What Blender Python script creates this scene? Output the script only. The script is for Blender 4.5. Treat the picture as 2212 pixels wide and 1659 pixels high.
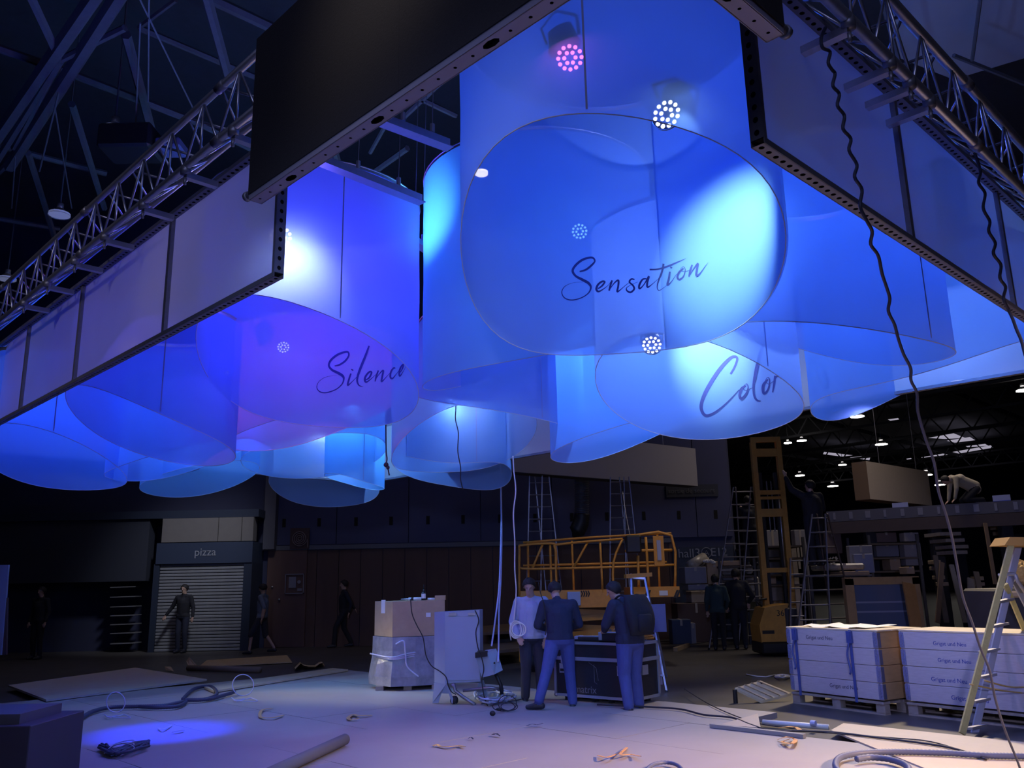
import bpy, math, random
import numpy as np
from mathutils import Vector as V, Matrix
random.seed(7); np.random.seed(7)
for o in list(bpy.data.objects): bpy.data.objects.remove(o)
sc = bpy.context.scene; COL = sc.collection
PI = math.pi
# ---------------------------------------------------------------- camera
FX, PIT, ROL, EYE = 1835.8, 0.2323, 0.0201, V((0, 0, 1.55))
Fw = V((0, math.cos(PIT), math.sin(PIT))); U0 = V((0, -math.sin(PIT), math.cos(PIT))); X0 = V((1, 0, 0))
Rt = X0*math.cos(ROL) - U0*math.sin(ROL); Up = X0*math.sin(ROL) + U0*math.cos(ROL)
cd = bpy.data.cameras.new('camera'); cam = bpy.data.objects.new('camera', cd); COL.objects.link(cam)
cd.sensor_width = 36; cd.lens = 36*FX/2212; cd.clip_end = 400; cd.clip_start = .05
cam.matrix_world = Matrix(((Rt.x, Up.x, -Fw.x, EYE.x), (Rt.y, Up.y, -Fw.y, EYE.y), (Rt.z, Up.z, -Fw.z, EYE.z), (0, 0, 0, 1)))
sc.camera = cam
def ray(px, py): return Rt*((px-1106)/FX) + Up*((829.5-py)/FX) + Fw
def at_z(px, py, z):
    d = ray(px, py); return EYE + d*((z-EYE.z)/d.z)
def at_Y(px, py, Y):
    d = ray(px, py); return EYE + d*(Y/d.y)
# ---------------------------------------------------------------- colour management and light
sc.view_settings.view_transform = 'Standard'; sc.view_settings.look = 'None'
sc.view_settings.exposure = 0; sc.view_settings.gamma = 1; sc.view_settings.use_curve_mapping = False
sc.cycles.max_bounces = 6; sc.cycles.diffuse_bounces = 3; sc.cycles.transparent_max_bounces = 18
sc.cycles.sample_clamp_indirect = 4; sc.cycles.caustics_reflective = False; sc.cycles.caustics_refractive = False
w = bpy.data.worlds.new('world'); sc.world = w; w.use_nodes = True
bg = w.node_tree.nodes['Background']; bg.inputs[0].default_value = (.09, .11, .5, 1); bg.inputs[1].default_value = .0105
def light(name, kind, loc, power, col, size=.1, aim=None, angle=60, blend=.6, shape=None, size_y=None, parent=None, spread=None):
    l = bpy.data.lights.new(name, kind); l.energy = power; l.color = col
    if kind == 'AREA':
        l.size = size
        if size_y: l.shape = 'RECTANGLE'; l.size_y = size_y
        if spread: l.spread = math.radians(spread)
    else: l.shadow_soft_size = size
    if kind == 'SPOT': l.spot_size = math.radians(angle); l.spot_blend = blend
    o = bpy.data.objects.new(name, l); COL.objects.link(o); o.location = loc
    if aim is not None: o.rotation_euler = (V(aim)-V(loc)).to_track_quat('-Z', 'Y').to_euler()
    return o
# high bays of the hall, plus unseen lamps added to brighten single things
light('unseen_hall_light', 'SPOT', (16, -3.0, 9.5), 36000, (1, .62, .38), .6, (2.3, 6.6, 0), 14, 1)              # warm bay low from the right over the front boards
light('unseen_hall_light', 'SPOT', (8, 17, 10), 7500, (1, .8, .55), .5, (5.6, 11.0, .9), 40, .9)           # warm bay behind the crates
light('unseen_hall_light', 'AREA', (-1, -3, 7.5), 60, (.46, .50, 1), 5, (0, 9, 1.0), spread=120)           # bays behind the photographer
light('fill_flood', 'SPOT', (-.6, -2.5, 2.7), 1250, (.42, .50, 1), .25, (-.3, 13, .8), 40, .9)       # two unseen floods added behind the camera to brighten people and crates
light('fill_flood', 'SPOT', (.6, -2.5, 2.7), 1500, (.52, .52, 1), .25, (6.2, 11, .9), 28, .9)
light('unseen_hall_light', 'SPOT', (-14, 15.2, 5.4), 5200, (1, .90, .70), .4, (-1.9, 12.8, 0), 12, 1)  # unseen spot added low at left to warm the boards by the box
light('unseen_hall_light', 'SPOT', (-9, -4, 6.5), 800, (.86, .78, 1), .5, (-5.0, 7.6, 3.9), 30, 1)  # unseen spot added to brighten the left hanging wall
light('unseen_hall_light', 'SPOT', (3, 11.5, 11), 900, (1, .85, .7), .5, (2.6, 16.5, 1.2), 30, 1)  # unseen spot added to brighten the scissor lift
light('unseen_hall_light', 'SPOT', (-5, 17, 9), 1700, (.85, .88, 1), .5, (-8.9, 23.6, 2.3), 30, 1)  # unseen spot added to brighten the kiosk shutter
light('unseen_hall_light', 'AREA', (10, 22, 9.5), 170, (1, .84, .74), 5, (9, 22, 0), spread=130)
light('unseen_hall_light', 'AREA', (-8, 19, 9.5), 36, (.85, .75, .95), 5, (-8, 19, 0), spread=130)
light('unseen_hall_light', 'SPOT', (-1.2, -2.6, 8.2), 1500, (1, .88, .78), .3, (-.45, 3.36, 4.62), 11, 1)      # unseen spot added to lift the black beam panels
# ---------------------------------------------------------------- materials
MATS = {}
def mat(name, col, rough=.6, metal=0, em=0, noise=0, nscale=6, bump=0, stretch=None, col2=None, spec=.5):
    if name in MATS: return MATS[name]
    m = bpy.data.materials.new(name); m.use_nodes = True; nt = m.node_tree; b = nt.nodes['Principled BSDF']
    c = tuple(col)+(1,)
    b.inputs['Base Color'].default_value = c; b.inputs['Roughness'].default_value = rough; b.inputs['Metallic'].default_value = metal
    b.inputs['Specular IOR Level'].default_value = spec
    if em:
        b.inputs['Emission Color'].default_value = c; b.inputs['Emission Strength'].default_value = em
    if noise or bump:
        tc = nt.nodes.new('ShaderNodeTexCoord'); mp = nt.nodes.new('ShaderNodeMapping'); n = nt.nodes.new('ShaderNodeTexNoise')
        nt.links.new(tc.outputs['Object'], mp.inputs[0]); nt.links.new(mp.outputs[0], n.inputs['Vector'])
        if stretch: mp.inputs['Scale'].default_value = stretch
        n.inputs['Scale'].default_value = nscale; n.inputs['Detail'].default_value = 5; n.inputs['Roughness'].default_value = .65
        if noise:
            r = nt.nodes.new('ShaderNodeMix'); r.data_type = 'RGBA'
            r.inputs[6].default_value = tuple(max(0, x*(1-noise)) for x in col)+(1,)
            r.inputs[7].default_value = (tuple(col2) if col2 else tuple(min(1, x*(1+noise)) for x in col))+(1,)
            nt.links.new(n.outputs['Fac'], r.inputs[0]); nt.links.new(r.outputs[2], b.inputs['Base Color'])
        if bump:
            bp = nt.nodes.new('ShaderNodeBump'); bp.inputs['Strength'].default_value = bump; bp.inputs['Distance'].default_value = .01
            nt.links.new(n.outputs['Fac'], bp.inputs['Height']); nt.links.new(bp.outputs[0], b.inputs['Normal'])
    MATS[name] = m; return m
def tulle(name, col, see=.3, trans=.5):
    """thin woven projection fabric: part open weave (see-through), part diffusing cloth"""
    if name in MATS: return MATS[name]
    m = bpy.data.materials.new(name); m.use_nodes = True; nt = m.node_tree; nt.nodes.remove(nt.nodes['Principled BSDF'])
    out = [n for n in nt.nodes if n.type == 'OUTPUT_MATERIAL'][0]
    d = nt.nodes.new('ShaderNodeBsdfDiffuse'); t = nt.nodes.new('ShaderNodeBsdfTranslucent'); h = nt.nodes.new('ShaderNodeBsdfTransparent')
    a = nt.nodes.new('ShaderNodeMixShader'); b = nt.nodes.new('ShaderNodeMixShader')
    tc = nt.nodes.new('ShaderNodeTexCoord'); n = nt.nodes.new('ShaderNodeTexNoise'); n.inputs['Scale'].default_value = 1.6
    cr = nt.nodes.new('ShaderNodeMix'); cr.data_type = 'RGBA'
    cr.inputs[6].default_value = tuple(x*.92 for x in col)+(1,); cr.inputs[7].default_value = tuple(min(1, x*1.06) for x in col)+(1,)
    nt.links.new(tc.outputs['Object'], n.inputs['Vector']); nt.links.new(n.outputs['Fac'], cr.inputs[0])
    nt.links.new(cr.outputs[2], d.inputs[0]); nt.links.new(cr.outputs[2], t.inputs[0])
    a.inputs[0].default_value = trans; b.inputs[0].default_value = see
    nt.links.new(d.outputs[0], a.inputs[1]); nt.links.new(t.outputs[0], a.inputs[2])
    nt.links.new(a.outputs[0], b.inputs[1]); nt.links.new(h.outputs[0], b.inputs[2]); nt.links.new(b.outputs[0], out.inputs[0])
    MATS[name] = m; return m
ALU = mat('aluminium', (.52, .53, .58), .34, .85, noise=.12, nscale=30)
ALUD = mat('dull_aluminium', (.30, .30, .34), .45, .7, noise=.15, nscale=20)
STEEL = mat('dark_roof_steel', (.085, .085, .10), .8, 0, noise=.3, nscale=8)
BLACK = mat('black_plastic', (.012, .012, .014), .5)
RUB = mat('black_rubber', (.02, .02, .022), .7)
CABLE = mat('black_cable', (.025, .025, .04), .55)
WHITE = mat('white_paint', (.72, .74, .78), .45, noise=.05)
CREAM = mat('white_cord', (.75, .76, .8), .6)
YEL = mat('yellow_machine_paint', (.64, .28, .035), .5, noise=.25, nscale=14)
CARD = mat('brown_cardboard', (.46, .33, .21), .85, noise=.18, nscale=7)
CARD2 = mat('grey_brown_cardboard', (.36, .31, .27), .85, noise=.2, nscale=9)
PALLET = mat('rough_pallet_wood', (.30, .26, .22), .9, noise=.35, nscale=12, bump=.3)
BLKP = mat('black_panel', (.035, .033, .034), .62, noise=.3, nscale=90, bump=.25, spec=.35)
PROF = mat('grey_profile', (.20, .20, .24), .5, .3, noise=.2, nscale=25)
DARK = mat('dark_recess', (.004, .004, .006), .9)
# ---------------------------------------------------------------- geometry helper
class G:
    def __init__(s): s.v = []; s.f = []; s.m = []
    def add(s, vs, fs, mi=0):
        k = len(s.v); s.v += [tuple(p) for p in vs]
        for f in fs: s.f.append(tuple(i+k for i in f)); s.m.append(mi)
        return s
    def ob(s, c, a, b, d, mi=0):
        c = V(c); a = V(a); b = V(b); d = V(d); P = [c+a*i+b*j+d*k for i in (-1, 1) for j in (-1, 1) for k in (-1, 1)]
        return s.add(P, [(0, 1, 3, 2), (4, 6, 7, 5), (0, 4, 5, 1), (2, 3, 7, 6), (0, 2, 6, 4), (1, 5, 7, 3)], mi)
    def box(s, x0, y0, z0, x1, y1, z1, mi=0):
        return s.ob(((x0+x1)/2, (y0+y1)/2, (z0+z1)/2), ((x1-x0)/2, 0, 0), (0, (y1-y0)/2, 0), (0, 0, (z1-z0)/2), mi)
    def bbox(s, x0, y0, z0, x1, y1, z1, r=.01, mi=0):
        """box with bevelled vertical and horizontal edges"""
        xs = (x0, x0+r, x1-r, x1); ys = (y0, y0+r, y1-r, y1); P = []; F = []
        def ring(z, e):
            q = [(x0+r, y0+e), (x1-r, y0+e), (x1-e, y0+r), (x1-e, y1-r), (x1-r, y1-e), (x0+r, y1-e), (x0+e, y1-r), (x0+e, y0+r)]
            return [(a, b, z) for a, b in q]
        L = [ring(z0, r), ring(z0+r, 0), ring(z1-r, 0), ring(z1, r)]
        for q in L: P += q
        for k in range(3):
            for i in range(8): j = (i+1) % 8; F.append((k*8+i, k*8+j, k*8+8+j, k*8+8+i))
        F.append(tuple(range(7, -1, -1))); F.append(tuple(range(24, 32)))
        return s.add(P, F, mi)
    def frame(s, d):
        d = V(d).normalized(); a = d.cross(V((0, 0, 1)))
        if a.length < 1e-3: a = V((1, 0, 0))
        a.normalize(); return a, d.cross(a).normalized()
    def cyl(s, p0, p1, r0, r1=None, n=12, mi=0, cap=True):
        p0 = V(p0); p1 = V(p1); r1 = r0 if r1 is None else r1; a, b = s.frame(p1-p0); P = []
        for p, r in ((p0, r0), (p1, r1)):
            P += [p+a*(r*math.cos(2*PI*i/n))+b*(r*math.sin(2*PI*i/n)) for i in range(n)]
        F = [(i, (i+1) % n, n+(i+1) % n, n+i) for i in range(n)]
        if cap: F += [tuple(range(n-1, -1, -1)), tuple(range(n, 2*n))]
        return s.add(P, F, mi)
    def tube(s, pts, r, n=6, closed=False, mi=0):
        pts = [V(p) for p in pts]; m = len(pts); P = []; a = None
        for i, p in enumerate(pts):
            q = pts[(i+1) % m] if (closed or i < m-1) else p; o = pts[i-1] if (closed or i > 0) else p
            d = (q-o).normalized() if (q-o).length > 1e-9 else V((0, 0, 1))
            if a is None: a, b = s.frame(d)
            a = (a-d*a.dot(d)); a = a.normalized() if a.length > 1e-6 else s.frame(d)[0]; b = d.cross(a)
            rr = r[i] if isinstance(r, (list, tuple)) else r
            P += [p+a*(rr*math.cos(2*PI*k/n))+b*(rr*math.sin(2*PI*k/n)) for k in range(n)]
        F = []
        for i in range(m if closed else m-1):
            j = (i+1) % m
            for k in range(n): F.append((i*n+k, i*n+(k+1) % n, j*n+(k+1) % n, j*n+k))
        if not closed: F += [tuple(range(n-1, -1, -1)), tuple(range((m-1)*n, m*n))]
        return s.add(P, F, mi)
    def ell(s, c, r, n=10, m=6, mi=0, z0=-1, z1=1):
        c = V(c); P = []; F = []
        for j in range(m+1):
            t = math.asin(max(-1, min(1, z0)))+(math.asin(max(-1, min(1, z1)))-math.asin(max(-1, min(1, z0))))*j/m
            for i in range(n): P.append(c+V((r[0]*math.cos(t)*math.cos(2*PI*i/n), r[1]*math.cos(t)*math.sin(2*PI*i/n), r[2]*math.sin(t))))
        for j in range(m):
            for i in range(n): F.append((j*n+i, j*n+(i+1) % n, j*n+n+(i+1) % n, j*n+n+i))
        return s.add(P, F, mi)
    def prism(s, poly, vec, mi=0):
        n = len(poly); P = [V(p) for p in poly]+[V(p)+V(vec) for p in poly]
        return s.add(P, [tuple(range(n-1, -1, -1)), tuple(range(n, 2*n))]+[(i, (i+1) % n, n+(i+1) % n, n+i) for i in range(n)], mi)
    def perf(s, p, u, L, wv, pitch=.062, r=(.015, .013), mi=0, slot=0):
        """perforated strip: from p along unit u for L, width vector wv, one hole per pitch"""
        p = V(p); u = V(u); wv = V(wv); n = max(1, int(round(L/pitch))); st = L/n; wl = wv.length; wn = wv/wl
        for i in range(n):
            c = p+u*(st*(i+.5))+wv*.5; P = []
            ru, rw = r
            if slot and i % slot == slot//2: ru, rw = st*.42, wl*.28
            for k in range(8):
                a = 2*PI*k/8; x, y = math.cos(a), math.sin(a); q = max(abs(x), abs(y))
                P.append(c+u*(x/q*st/2)+wn*(y/q*wl/2))
            for k in range(8):
                a = 2*PI*k/8; P.append(c+u*(math.cos(a)*ru)+wn*(math.sin(a)*rw))
            s.add(P, [(k, (k+1) % 8, 8+(k+1) % 8, 8+k) for k in range(8)], mi)
        return s
INV = {}
def root(name, label, cat, loc=(0, 0, 0), rz=0, group=None, world=False, kind=None, scale=1):
    o = bpy.data.objects.new(name, None); COL.objects.link(o); o.location = loc; o.rotation_euler = (0, 0, rz); o.scale = (scale,)*3
    o.empty_display_size = .1; tag(o, label, cat, group, kind)
    if world: INV[o.name] = Matrix.Translation(-V(loc))
    return o
def tag(o, label=None, cat=None, group=None, kind=None):
    if label: o['label'] = label
    if cat: o['category'] = cat
    if group: o['group'] = group
    if kind: o['kind'] = kind
    return o
def attach(o, parent):
    if parent is not None:
        o.parent = parent
        if parent.name in INV: o.matrix_parent_inverse = INV[parent.name]
    return o
def make(name, g, m, parent=None, smooth=False, label=None, kind=None):
    me = bpy.data.meshes.new(name); me.from_pydata(g.v, [], g.f)
    for x in (m if isinstance(m, (list, tuple)) else [m]): me.materials.append(x)
    if isinstance(m, (list, tuple)): me.polygons.foreach_set('material_index', g.m)
    if smooth: me.polygons.foreach_set('use_smooth', [True]*len(me.polygons))
    me.update(); o = bpy.data.objects.new(name, me); COL.objects.link(o); attach(o, parent)
    if label: o['label'] = label
    if kind: o['kind'] = kind
    return o
def struct(name, g, m, smooth=False, label=None):
    return tag(make(name, g, m, None, smooth), label or name.replace('_', ' '), None, None, 'structure')
def kids(o): return [c for c in COL.objects if c.parent == o]
CH = {}
def dup(src, loc, rz=0, label=None, group=None, scale=None):
    if src.name not in CH: CH[src.name] = [(c, kids(c)) for c in kids(src)]
    r = src.copy(); COL.objects.link(r); r.location = loc; r.rotation_euler = (0, 0, rz)
    if scale: r.scale = (scale,)*3
    if label: r['label'] = label
    if group: r['group'] = group
    for c, gs in CH[src.name]:
        d = c.copy(); COL.objects.link(d); d.parent = r
        for h in gs: e = h.copy(); COL.objects.link(e); e.parent = d
    return r
def text(s, size, m, parent, loc, rot=(PI/2, 0, 0), ext=.002, name='lettering', mono=False, space=1):
    c = bpy.data.curves.new(name, 'FONT'); c.body = s; c.size = size; c.extrude = ext; c.materials.append(m); c.space_character = space
    c.align_x = 'CENTER'; c.align_y = 'CENTER'
    t_ = bpy.data.objects.new(name, c); COL.objects.link(t_); dg = bpy.context.evaluated_depsgraph_get(); me = bpy.data.meshes.new_from_object(t_.evaluated_get(dg))
    bpy.data.objects.remove(t_); me.name = name
    o = bpy.data.objects.new(name, me); COL.objects.link(o); o.location = loc; o.rotation_euler = rot; attach(o, parent); return o
def smoothpath(pts, k=6, closed=False):
    pts = [V(p) for p in pts]; n = len(pts); out = []
    for i in range(n if closed else n-1):
        p0 = pts[(i-1) % n] if (closed or i > 0) else pts[0]; p1 = pts[i]; p2 = pts[(i+1) % n]
        p3 = pts[(i+2) % n] if (closed or i < n-2) else pts[-1]
        for j in range(k):
            t = j/k; out.append(.5*((2*p1)+(p2-p0)*t+(2*p0-5*p1+4*p2-p3)*t*t+(3*p1-p0-3*p2+p3)*t**3))
    if not closed: out.append(pts[-1])
    return out
# ================================================================ hall shell
g = G(); g.box(-40, -20, -.2, 70, 110, 0)
struct('floor', g, mat('hall_concrete', (.085, .08, .078), .42, noise=.45, nscale=2.2, bump=.12, spec=.4), label='dark polished hall floor')
g = G(); g.box(-40, -20, 13, 70, 110, 13.2); struct('ceiling', g, mat('roof_deck', (.06, .06, .075), .9, noise=.2), label='dark roof deck of the hall')
YW = 24.5
XR = at_Y(1590, 1200, YW).x
g = G(); g.box(-26, YW, 0, XR, YW+.4, 13)
DW = mat('dark_blue_hall_wall', (.035, .04, .09), .75, noise=.15, nscale=.7)
struct('wall_back', g, DW, label='dark back wall of the hall')
g = G(); g.box(-26.4, -20, 0, -26, YW, 13); struct('wall_left', g, DW, label='dark left wall of the hall')
g = G(); g.box(XR-.4, YW+.4, 0, XR, 100, 13); struct('wall_side', g, DW, label='dark wall running back into the next hall')
g = G(); g.box(XR-.4, 100, 0, 70, 100.4, 13); struct('wall_far', g, DW, label='far wall of the next hall')
# cladding panels of the back wall (upper grey blue panels, wood boards below)
GW = mat('grey_blue_cladding', (.045, .05, .12), .7, noise=.12, nscale=.8); WD = mat('brown_wood_boards', (.105, .058, .045), .7, noise=.35, nscale=3, stretch=(1, 1, .12))
GR = mat('grey_fascia_board', (.16, .15, .15), .8, noise=.1)
wb = bpy.data.objects['wall_back']
zt = at_Y(820, 1183, YW).z; xw0 = at_Y(570, 1200, YW).x; xw1 = at_Y(1452, 1200, YW).x
x = xw0+.9
while x < xw1-.1:
    wd = min(.62, xw1-x); g = G(); g.box(x+.008, YW-.05, 0, x+wd-.008, YW, zt-.04); make('board', g, WD, wb); x += .62
x = xw0; ztop = at_Y(800, 1040, YW).z; i = 0
while x < XR-.3:
    wd = min(2.05, XR-.05-x); g = G(); g.box(x+.012, YW-.06, zt+.12, x+wd-.012, YW, ztop+2.2)
    for sx in (.5, 1.5):
        if wd > sx: g.box(x+sx, YW-.065, zt+.62, x+sx+.1, YW-.055, zt+.86, 1)
    make('panel', g, [GW, DARK], wb); x += 2.05
g = G(); g.box(xw0-.1, YW-.12, zt-.02, xw1, YW, zt+.1); tag(make('trim_1', g, mat('grey_rail', (.10, .105, .13), .6), wb), 'grey rail above the wood boards')
# column left of the wood wall
xc = at_Y(590, 1120, YW).x
g = G(); g.box(xc-.16, YW-.35, zt, xc+.16, YW, 13); tag(make('column', g, mat('column_paint', (.09, .09, .12), .7), wb), 'grey steel column above the wooden door')
# ================================================================ hanging frame structure (rectangle seen from its near corner)
TH = PI/4-.0097; N1 = V((math.cos(TH), math.sin(TH), 0)); N2 = V((math.sin(TH), -math.cos(TH), 0)); UZ = V((0, 0, 1))
W1, W2, W3, W4, ZB, FH = 2.372, -1.6114, -12.879, 8.927, 3.3946, .992
ZT = ZB+FH
def rig(a, b, z): return N1*a+N2*b+UZ*z
def rco(P): return P.dot(N1), P.dot(N2)
FAB_OUT = tulle('grey_stretch_fabric', (.60, .61, .66), .05, .45)
FAB_IN = tulle('white_stretch_fabric', (.80, .82, .85), .03, .35)
def frame_run(label, P0, u, inn, L, cuts, fab, group=None, whole=False, name='frame_wall'):
    """row of perforated frames; P0 outer bottom start, u along, inn towards the fabric side"""
    r = root(name, label, 'hanging wall', P0, group=group, world=True)
    prev = 0
    for c in list(cuts)+[L]:
        a = P0+u*prev; l = c-prev; g = G(); D = .062
        for z0, sgn in ((0, 1), (FH, -1)):
            q = a+UZ*z0
            if sgn > 0:
                g.perf(q, u, l, inn*D); g.ob(q+u*l/2+UZ*.027+inn*D/2, u*l/2, inn*D/2, UZ*.003, 1)  # near-black plate puts the shade inside the hollow profile into its colour
                g.perf(q+UZ*.03, u, l, inn*D)
            else:
                g.perf(q-UZ*.03, u, l, inn*D); g.ob(q+u*l/2-UZ*.002+inn*D/2, u*l/2, inn*D/2, UZ*.002, 1)
            for e in (0, D): g.ob(q+u*l/2+UZ*(sgn*.015)+inn*e, u*l/2, inn*.0025, UZ*.015)
        for s0, sg in ((0, 1), (l, -1)):
            q = a+u*(s0)
            if (sg > 0 and prev > 0) or (sg < 0 and c < L-.01):
                g.ob(q+u*(.011*sg)+UZ*(FH/2)+inn*(D*.72), u*.0105, UZ*(FH/2-.03), inn*(D*.24)); continue
            g.perf(q+UZ*.03, UZ, FH-.06, inn*D); g.perf(q+u*(.026*sg)+UZ*.03, UZ, FH-.06, inn*D)
            g.ob(q+u*(.013*sg)+UZ*(FH/2)+inn*D/2, u*.003, UZ*(FH/2-.03), inn*(D/2), 1)
            for e in (0, D): g.ob(q+u*(.013*sg)+UZ*(FH/2)+inn*e, u*.013, UZ*(FH/2-.03), inn*.0025)
        make('frame', g, [PROF, DARK], r)
        g = G(); z0, z1 = .03, FH-.03; nn = max(2, int(l/.3)); P = []; F = []
        e = inn*(D-.004)
        for i in range(nn+1):
            for z in (z0, (z0+z1)/2, z1): P.append(a+u*(.026+(l-.052)*i/nn)+e+UZ*z)
        for i in range(nn):
            for k in range(2): F.append((i*3+k, i*3+3+k, i*3+4+k, i*3+1+k))
        g.add(P, F); make('fabric_panel', g, fab, r)
        prev = c
    return r
pa = at_z(594, 597, ZB); b0 = rco(pa)[1]
cuts = [b0-rco(at_z(x, y, ZB))[1] for x, y in ((330, 728), (145, 832), (27, 893))]
L1 = b0-W3; cuts = cuts+[cuts[-1]+2.4]
cuts = [c for c in cuts if c < L1-.3]
frame_run('long left hanging wall of perforated frames with grey fabric, under the left truss', rig(W1, b0, ZB), -N2, N1, L1, cuts, FAB_OUT)
pb = at_z(1657, 306, ZB); a0 = rco(pb)[0]
L2 = W4-a0; c2 = [rco(at_z(x, y, ZB))[0]-a0 for x, y in ((1990, 532), (2205, 678))]
frame_run('right hanging wall of perforated frames with grey blue fabric, under the right truss', rig(a0, W2, ZB), N1, -N2, L2, [c for c in c2 if c < L2-.2], FAB_OUT)
frame_run('far hanging wall with blue lit white fabric behind the fabric tubes', rig(W4, W2, ZB), -N2, -N1, W2-W3, [2.48, 4.96, 7.44, 9.92], FAB_IN)
frame_run('short far left hanging wall with blue lit white fabric', rig(W4-.07, W3, ZB), -N1, N2, W4-W1-.07, [2.48, 4.96], FAB_IN)
# black near beams
ZK = 3.68; B1, B2 = 2.04, -1.36
def beam(name, label, P0, u, out, L):
    r = root(name, label, 'hanging beam', P0, world=True)
    n = max(1, round(L/1.24)); 
    for i in range(n):
        l = L/n; g = G(); g.ob(P0+u*(l*(i+.5))+UZ*(.03+FH/2)+out*.004, u*(l/2-.002), out*.006, UZ*(FH/2)); make('panel', g, BLKP, r, label='matt black cladding panel')
    g = G(); D = .075
    g.perf(P0+UZ*.0, u, L, -out*D, .11, (.008, .008), slot=7); g.ob(P0+u*L/2+UZ*.035-out*D/2, u*L/2, out*D/2, UZ*.002, 1)
    for e in (0, D): g.ob(P0+u*L/2+UZ*.018-out*e, u*L/2, out*.003, UZ*.018)
    g.ob(P0+UZ*(FH/2)-out*D/2, u*.003, out*D/2, UZ*FH/2)
    make('bottom_profile', g, [mat('beam_profile', (.34, .33, .42), .5, .2), DARK], r)
    g = G(); g.cyl(P0+UZ*.05-u*.05-out*.02, P0+UZ*.05+u*.01-out*.02, .022, n=10); g.cyl(P0+UZ*.05-u*.075-out*.02, P0+UZ*.05-u*.05-out*.02, .028, n=10)
    make('clamp_knob', g, ALUD, r, True)
    return r
k1 = rco(at_z(550, 436, ZK))[1]; k2 = rco(at_z(1692, 74, ZK))[0]
beam('black_beam', 'wide matt black beam overhead at upper left with slotted bottom edge', rig(B1, k1, ZK), N2, -N1, B2-k1)
beam('black_beam', 'short black beam end at the top beside the right hanging wall', rig(k2, B2, ZK), -N1, N2, k2-B1)
# trusses
def truss(label, P0, u, inn, L, s=.38, r_=.025, pitch=.50):
    """triangular lattice truss: lower and upper chord in the outer plane, third chord inside"""
    r = root('lattice_truss', label, 'truss', P0, world=True)
    cs = [V((0, 0, 0)), UZ*s, inn*.27+UZ*(s*.68)]
    for c in cs:
        g = G(); g.cyl(P0+c, P0+u*L+c, r_, n=12); make('chord', g, ALU, r, True)
    n = int(L/pitch)
    for i in range(n):
        a = u*(i*pitch); b = u*((i+1)*pitch); m_ = u*((i+.5)*pitch)
        for k, (q0, q1) in enumerate(((cs[0], cs[1]), (cs[0], cs[2]), (cs[1], cs[2]))):
            g = G(); q0 = P0+q0; q1 = P0+q1
            g.cyl(q0+a, q1+m_, .0095, n=6); g.cyl(q1+m_, q0+b, .0095, n=6)
            if k == 0: g.cyl(q0+m_, q1+m_, .0085, n=6)
            make('brace', g, ALU, r, True)
        if i % 5 == 3:
            for c in cs[:2]: g = G(); g.cyl(P0+c+a-u*.05, P0+c+a+u*.05, r_*1.25, n=12); make('coupler', g, ALUD, r, True)
    return r
def arms(label0, P0, u, inn, positions, ln):
    for i, s_ in enumerate(positions):
        p = P0+u*s_
        r = root('hanging_bracket', label0[i], 'bracket', p, group='brackets between truss and frame wall', world=True)
        g = G(); g.ob(p+inn*ln/2-UZ*.035, inn*(ln/2), u*.024, UZ*.02); make('arm', g, ALU, r)
        g = G(); g.cyl(p-UZ*.03, p+UZ*.03, .035, n=10); g.cyl(p-UZ*.1, p-UZ*.05, .011, n=8); make('clamp', g, ALUD, r, True)
A1, Z1 = 2.10, 4.32; S1 = b0+1.2
truss('long aluminium lattice truss hanging above the left frame wall', rig(A1, S1, Z1), -N2, N1, 12.6)
ps = [S1-rco(at_z(x, y, Z1-.035))[1] for x, y in ((500, 284), (397, 369), (310, 445), (228, 513), (166, 566), (108, 615), (55, 656))]
ordn = ['nearest', 'second nearest', 'third nearest', 'fourth', 'fifth', 'sixth', 'seventh']
arms(['short bracket arm under the left truss, %s from the black beam' % o for o in ordn], rig(A1, S1, Z1-.03), -N2, N1, ps, .22)
A2, Z2 = -1.42, 4.205; S2 = a0-1.6
truss('long aluminium lattice truss hanging above the right frame wall', rig(S2, A2, Z2), N1, -N2, 11.5, .43, .031)
ps = [rco(at_z(x, y, Z2-.035))[0]-S2 for x, y in ((1842, 48), (1925, 138), (1968, 180), (2010, 222))]
arms(['short bracket arm under the right truss, %s from the top edge' % o for o in ordn], rig(S2, A2, Z2-.03), N1, -N2, ps, .24)
# cross rails inside the rig that carry the tubes
ZR = 4.98
def rail(label, p, q, w_=.05):
    u = (q-p).normalized(); s_ = u.cross(UZ); r = root('cross_rail', label, 'rail', p, group='rails across the hanging rectangle', world=True)
    g = G(); g.ob((p+q)/2, u*((q-p).length/2), s_*w_, UZ*.004); g.ob((p+q)/2+UZ*.045, u*((q-p).length/2), s_*.004, UZ*.045); make('rail_profile', g, ALU, r)
    for e in (.35, .75):
        c = p+(q-p)*e; g = G(); g.cyl(c+UZ*.09, c+UZ*.16, .02, n=8); g.cyl(c+UZ*.15, V((c.x+.1, c.y+.2, 13.0)), .004, n=5); make('steel_wire', g, ALUD, r)
for lab, (x0, y0), (x1, y1) in (('lit aluminium cross rail between black beam and middle tube', (812, 262), (972, 322)),
                               ('aluminium rail touching the top ring of the Silence tube', (690, 352), (912, 440)),
                               ('short rail end in the gap between Silence tube and cyan tube', (880, 515), (925, 545))):
    rail(lab, at_z(x0, y0, ZR), at_z(x1, y1, ZR))
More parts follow.
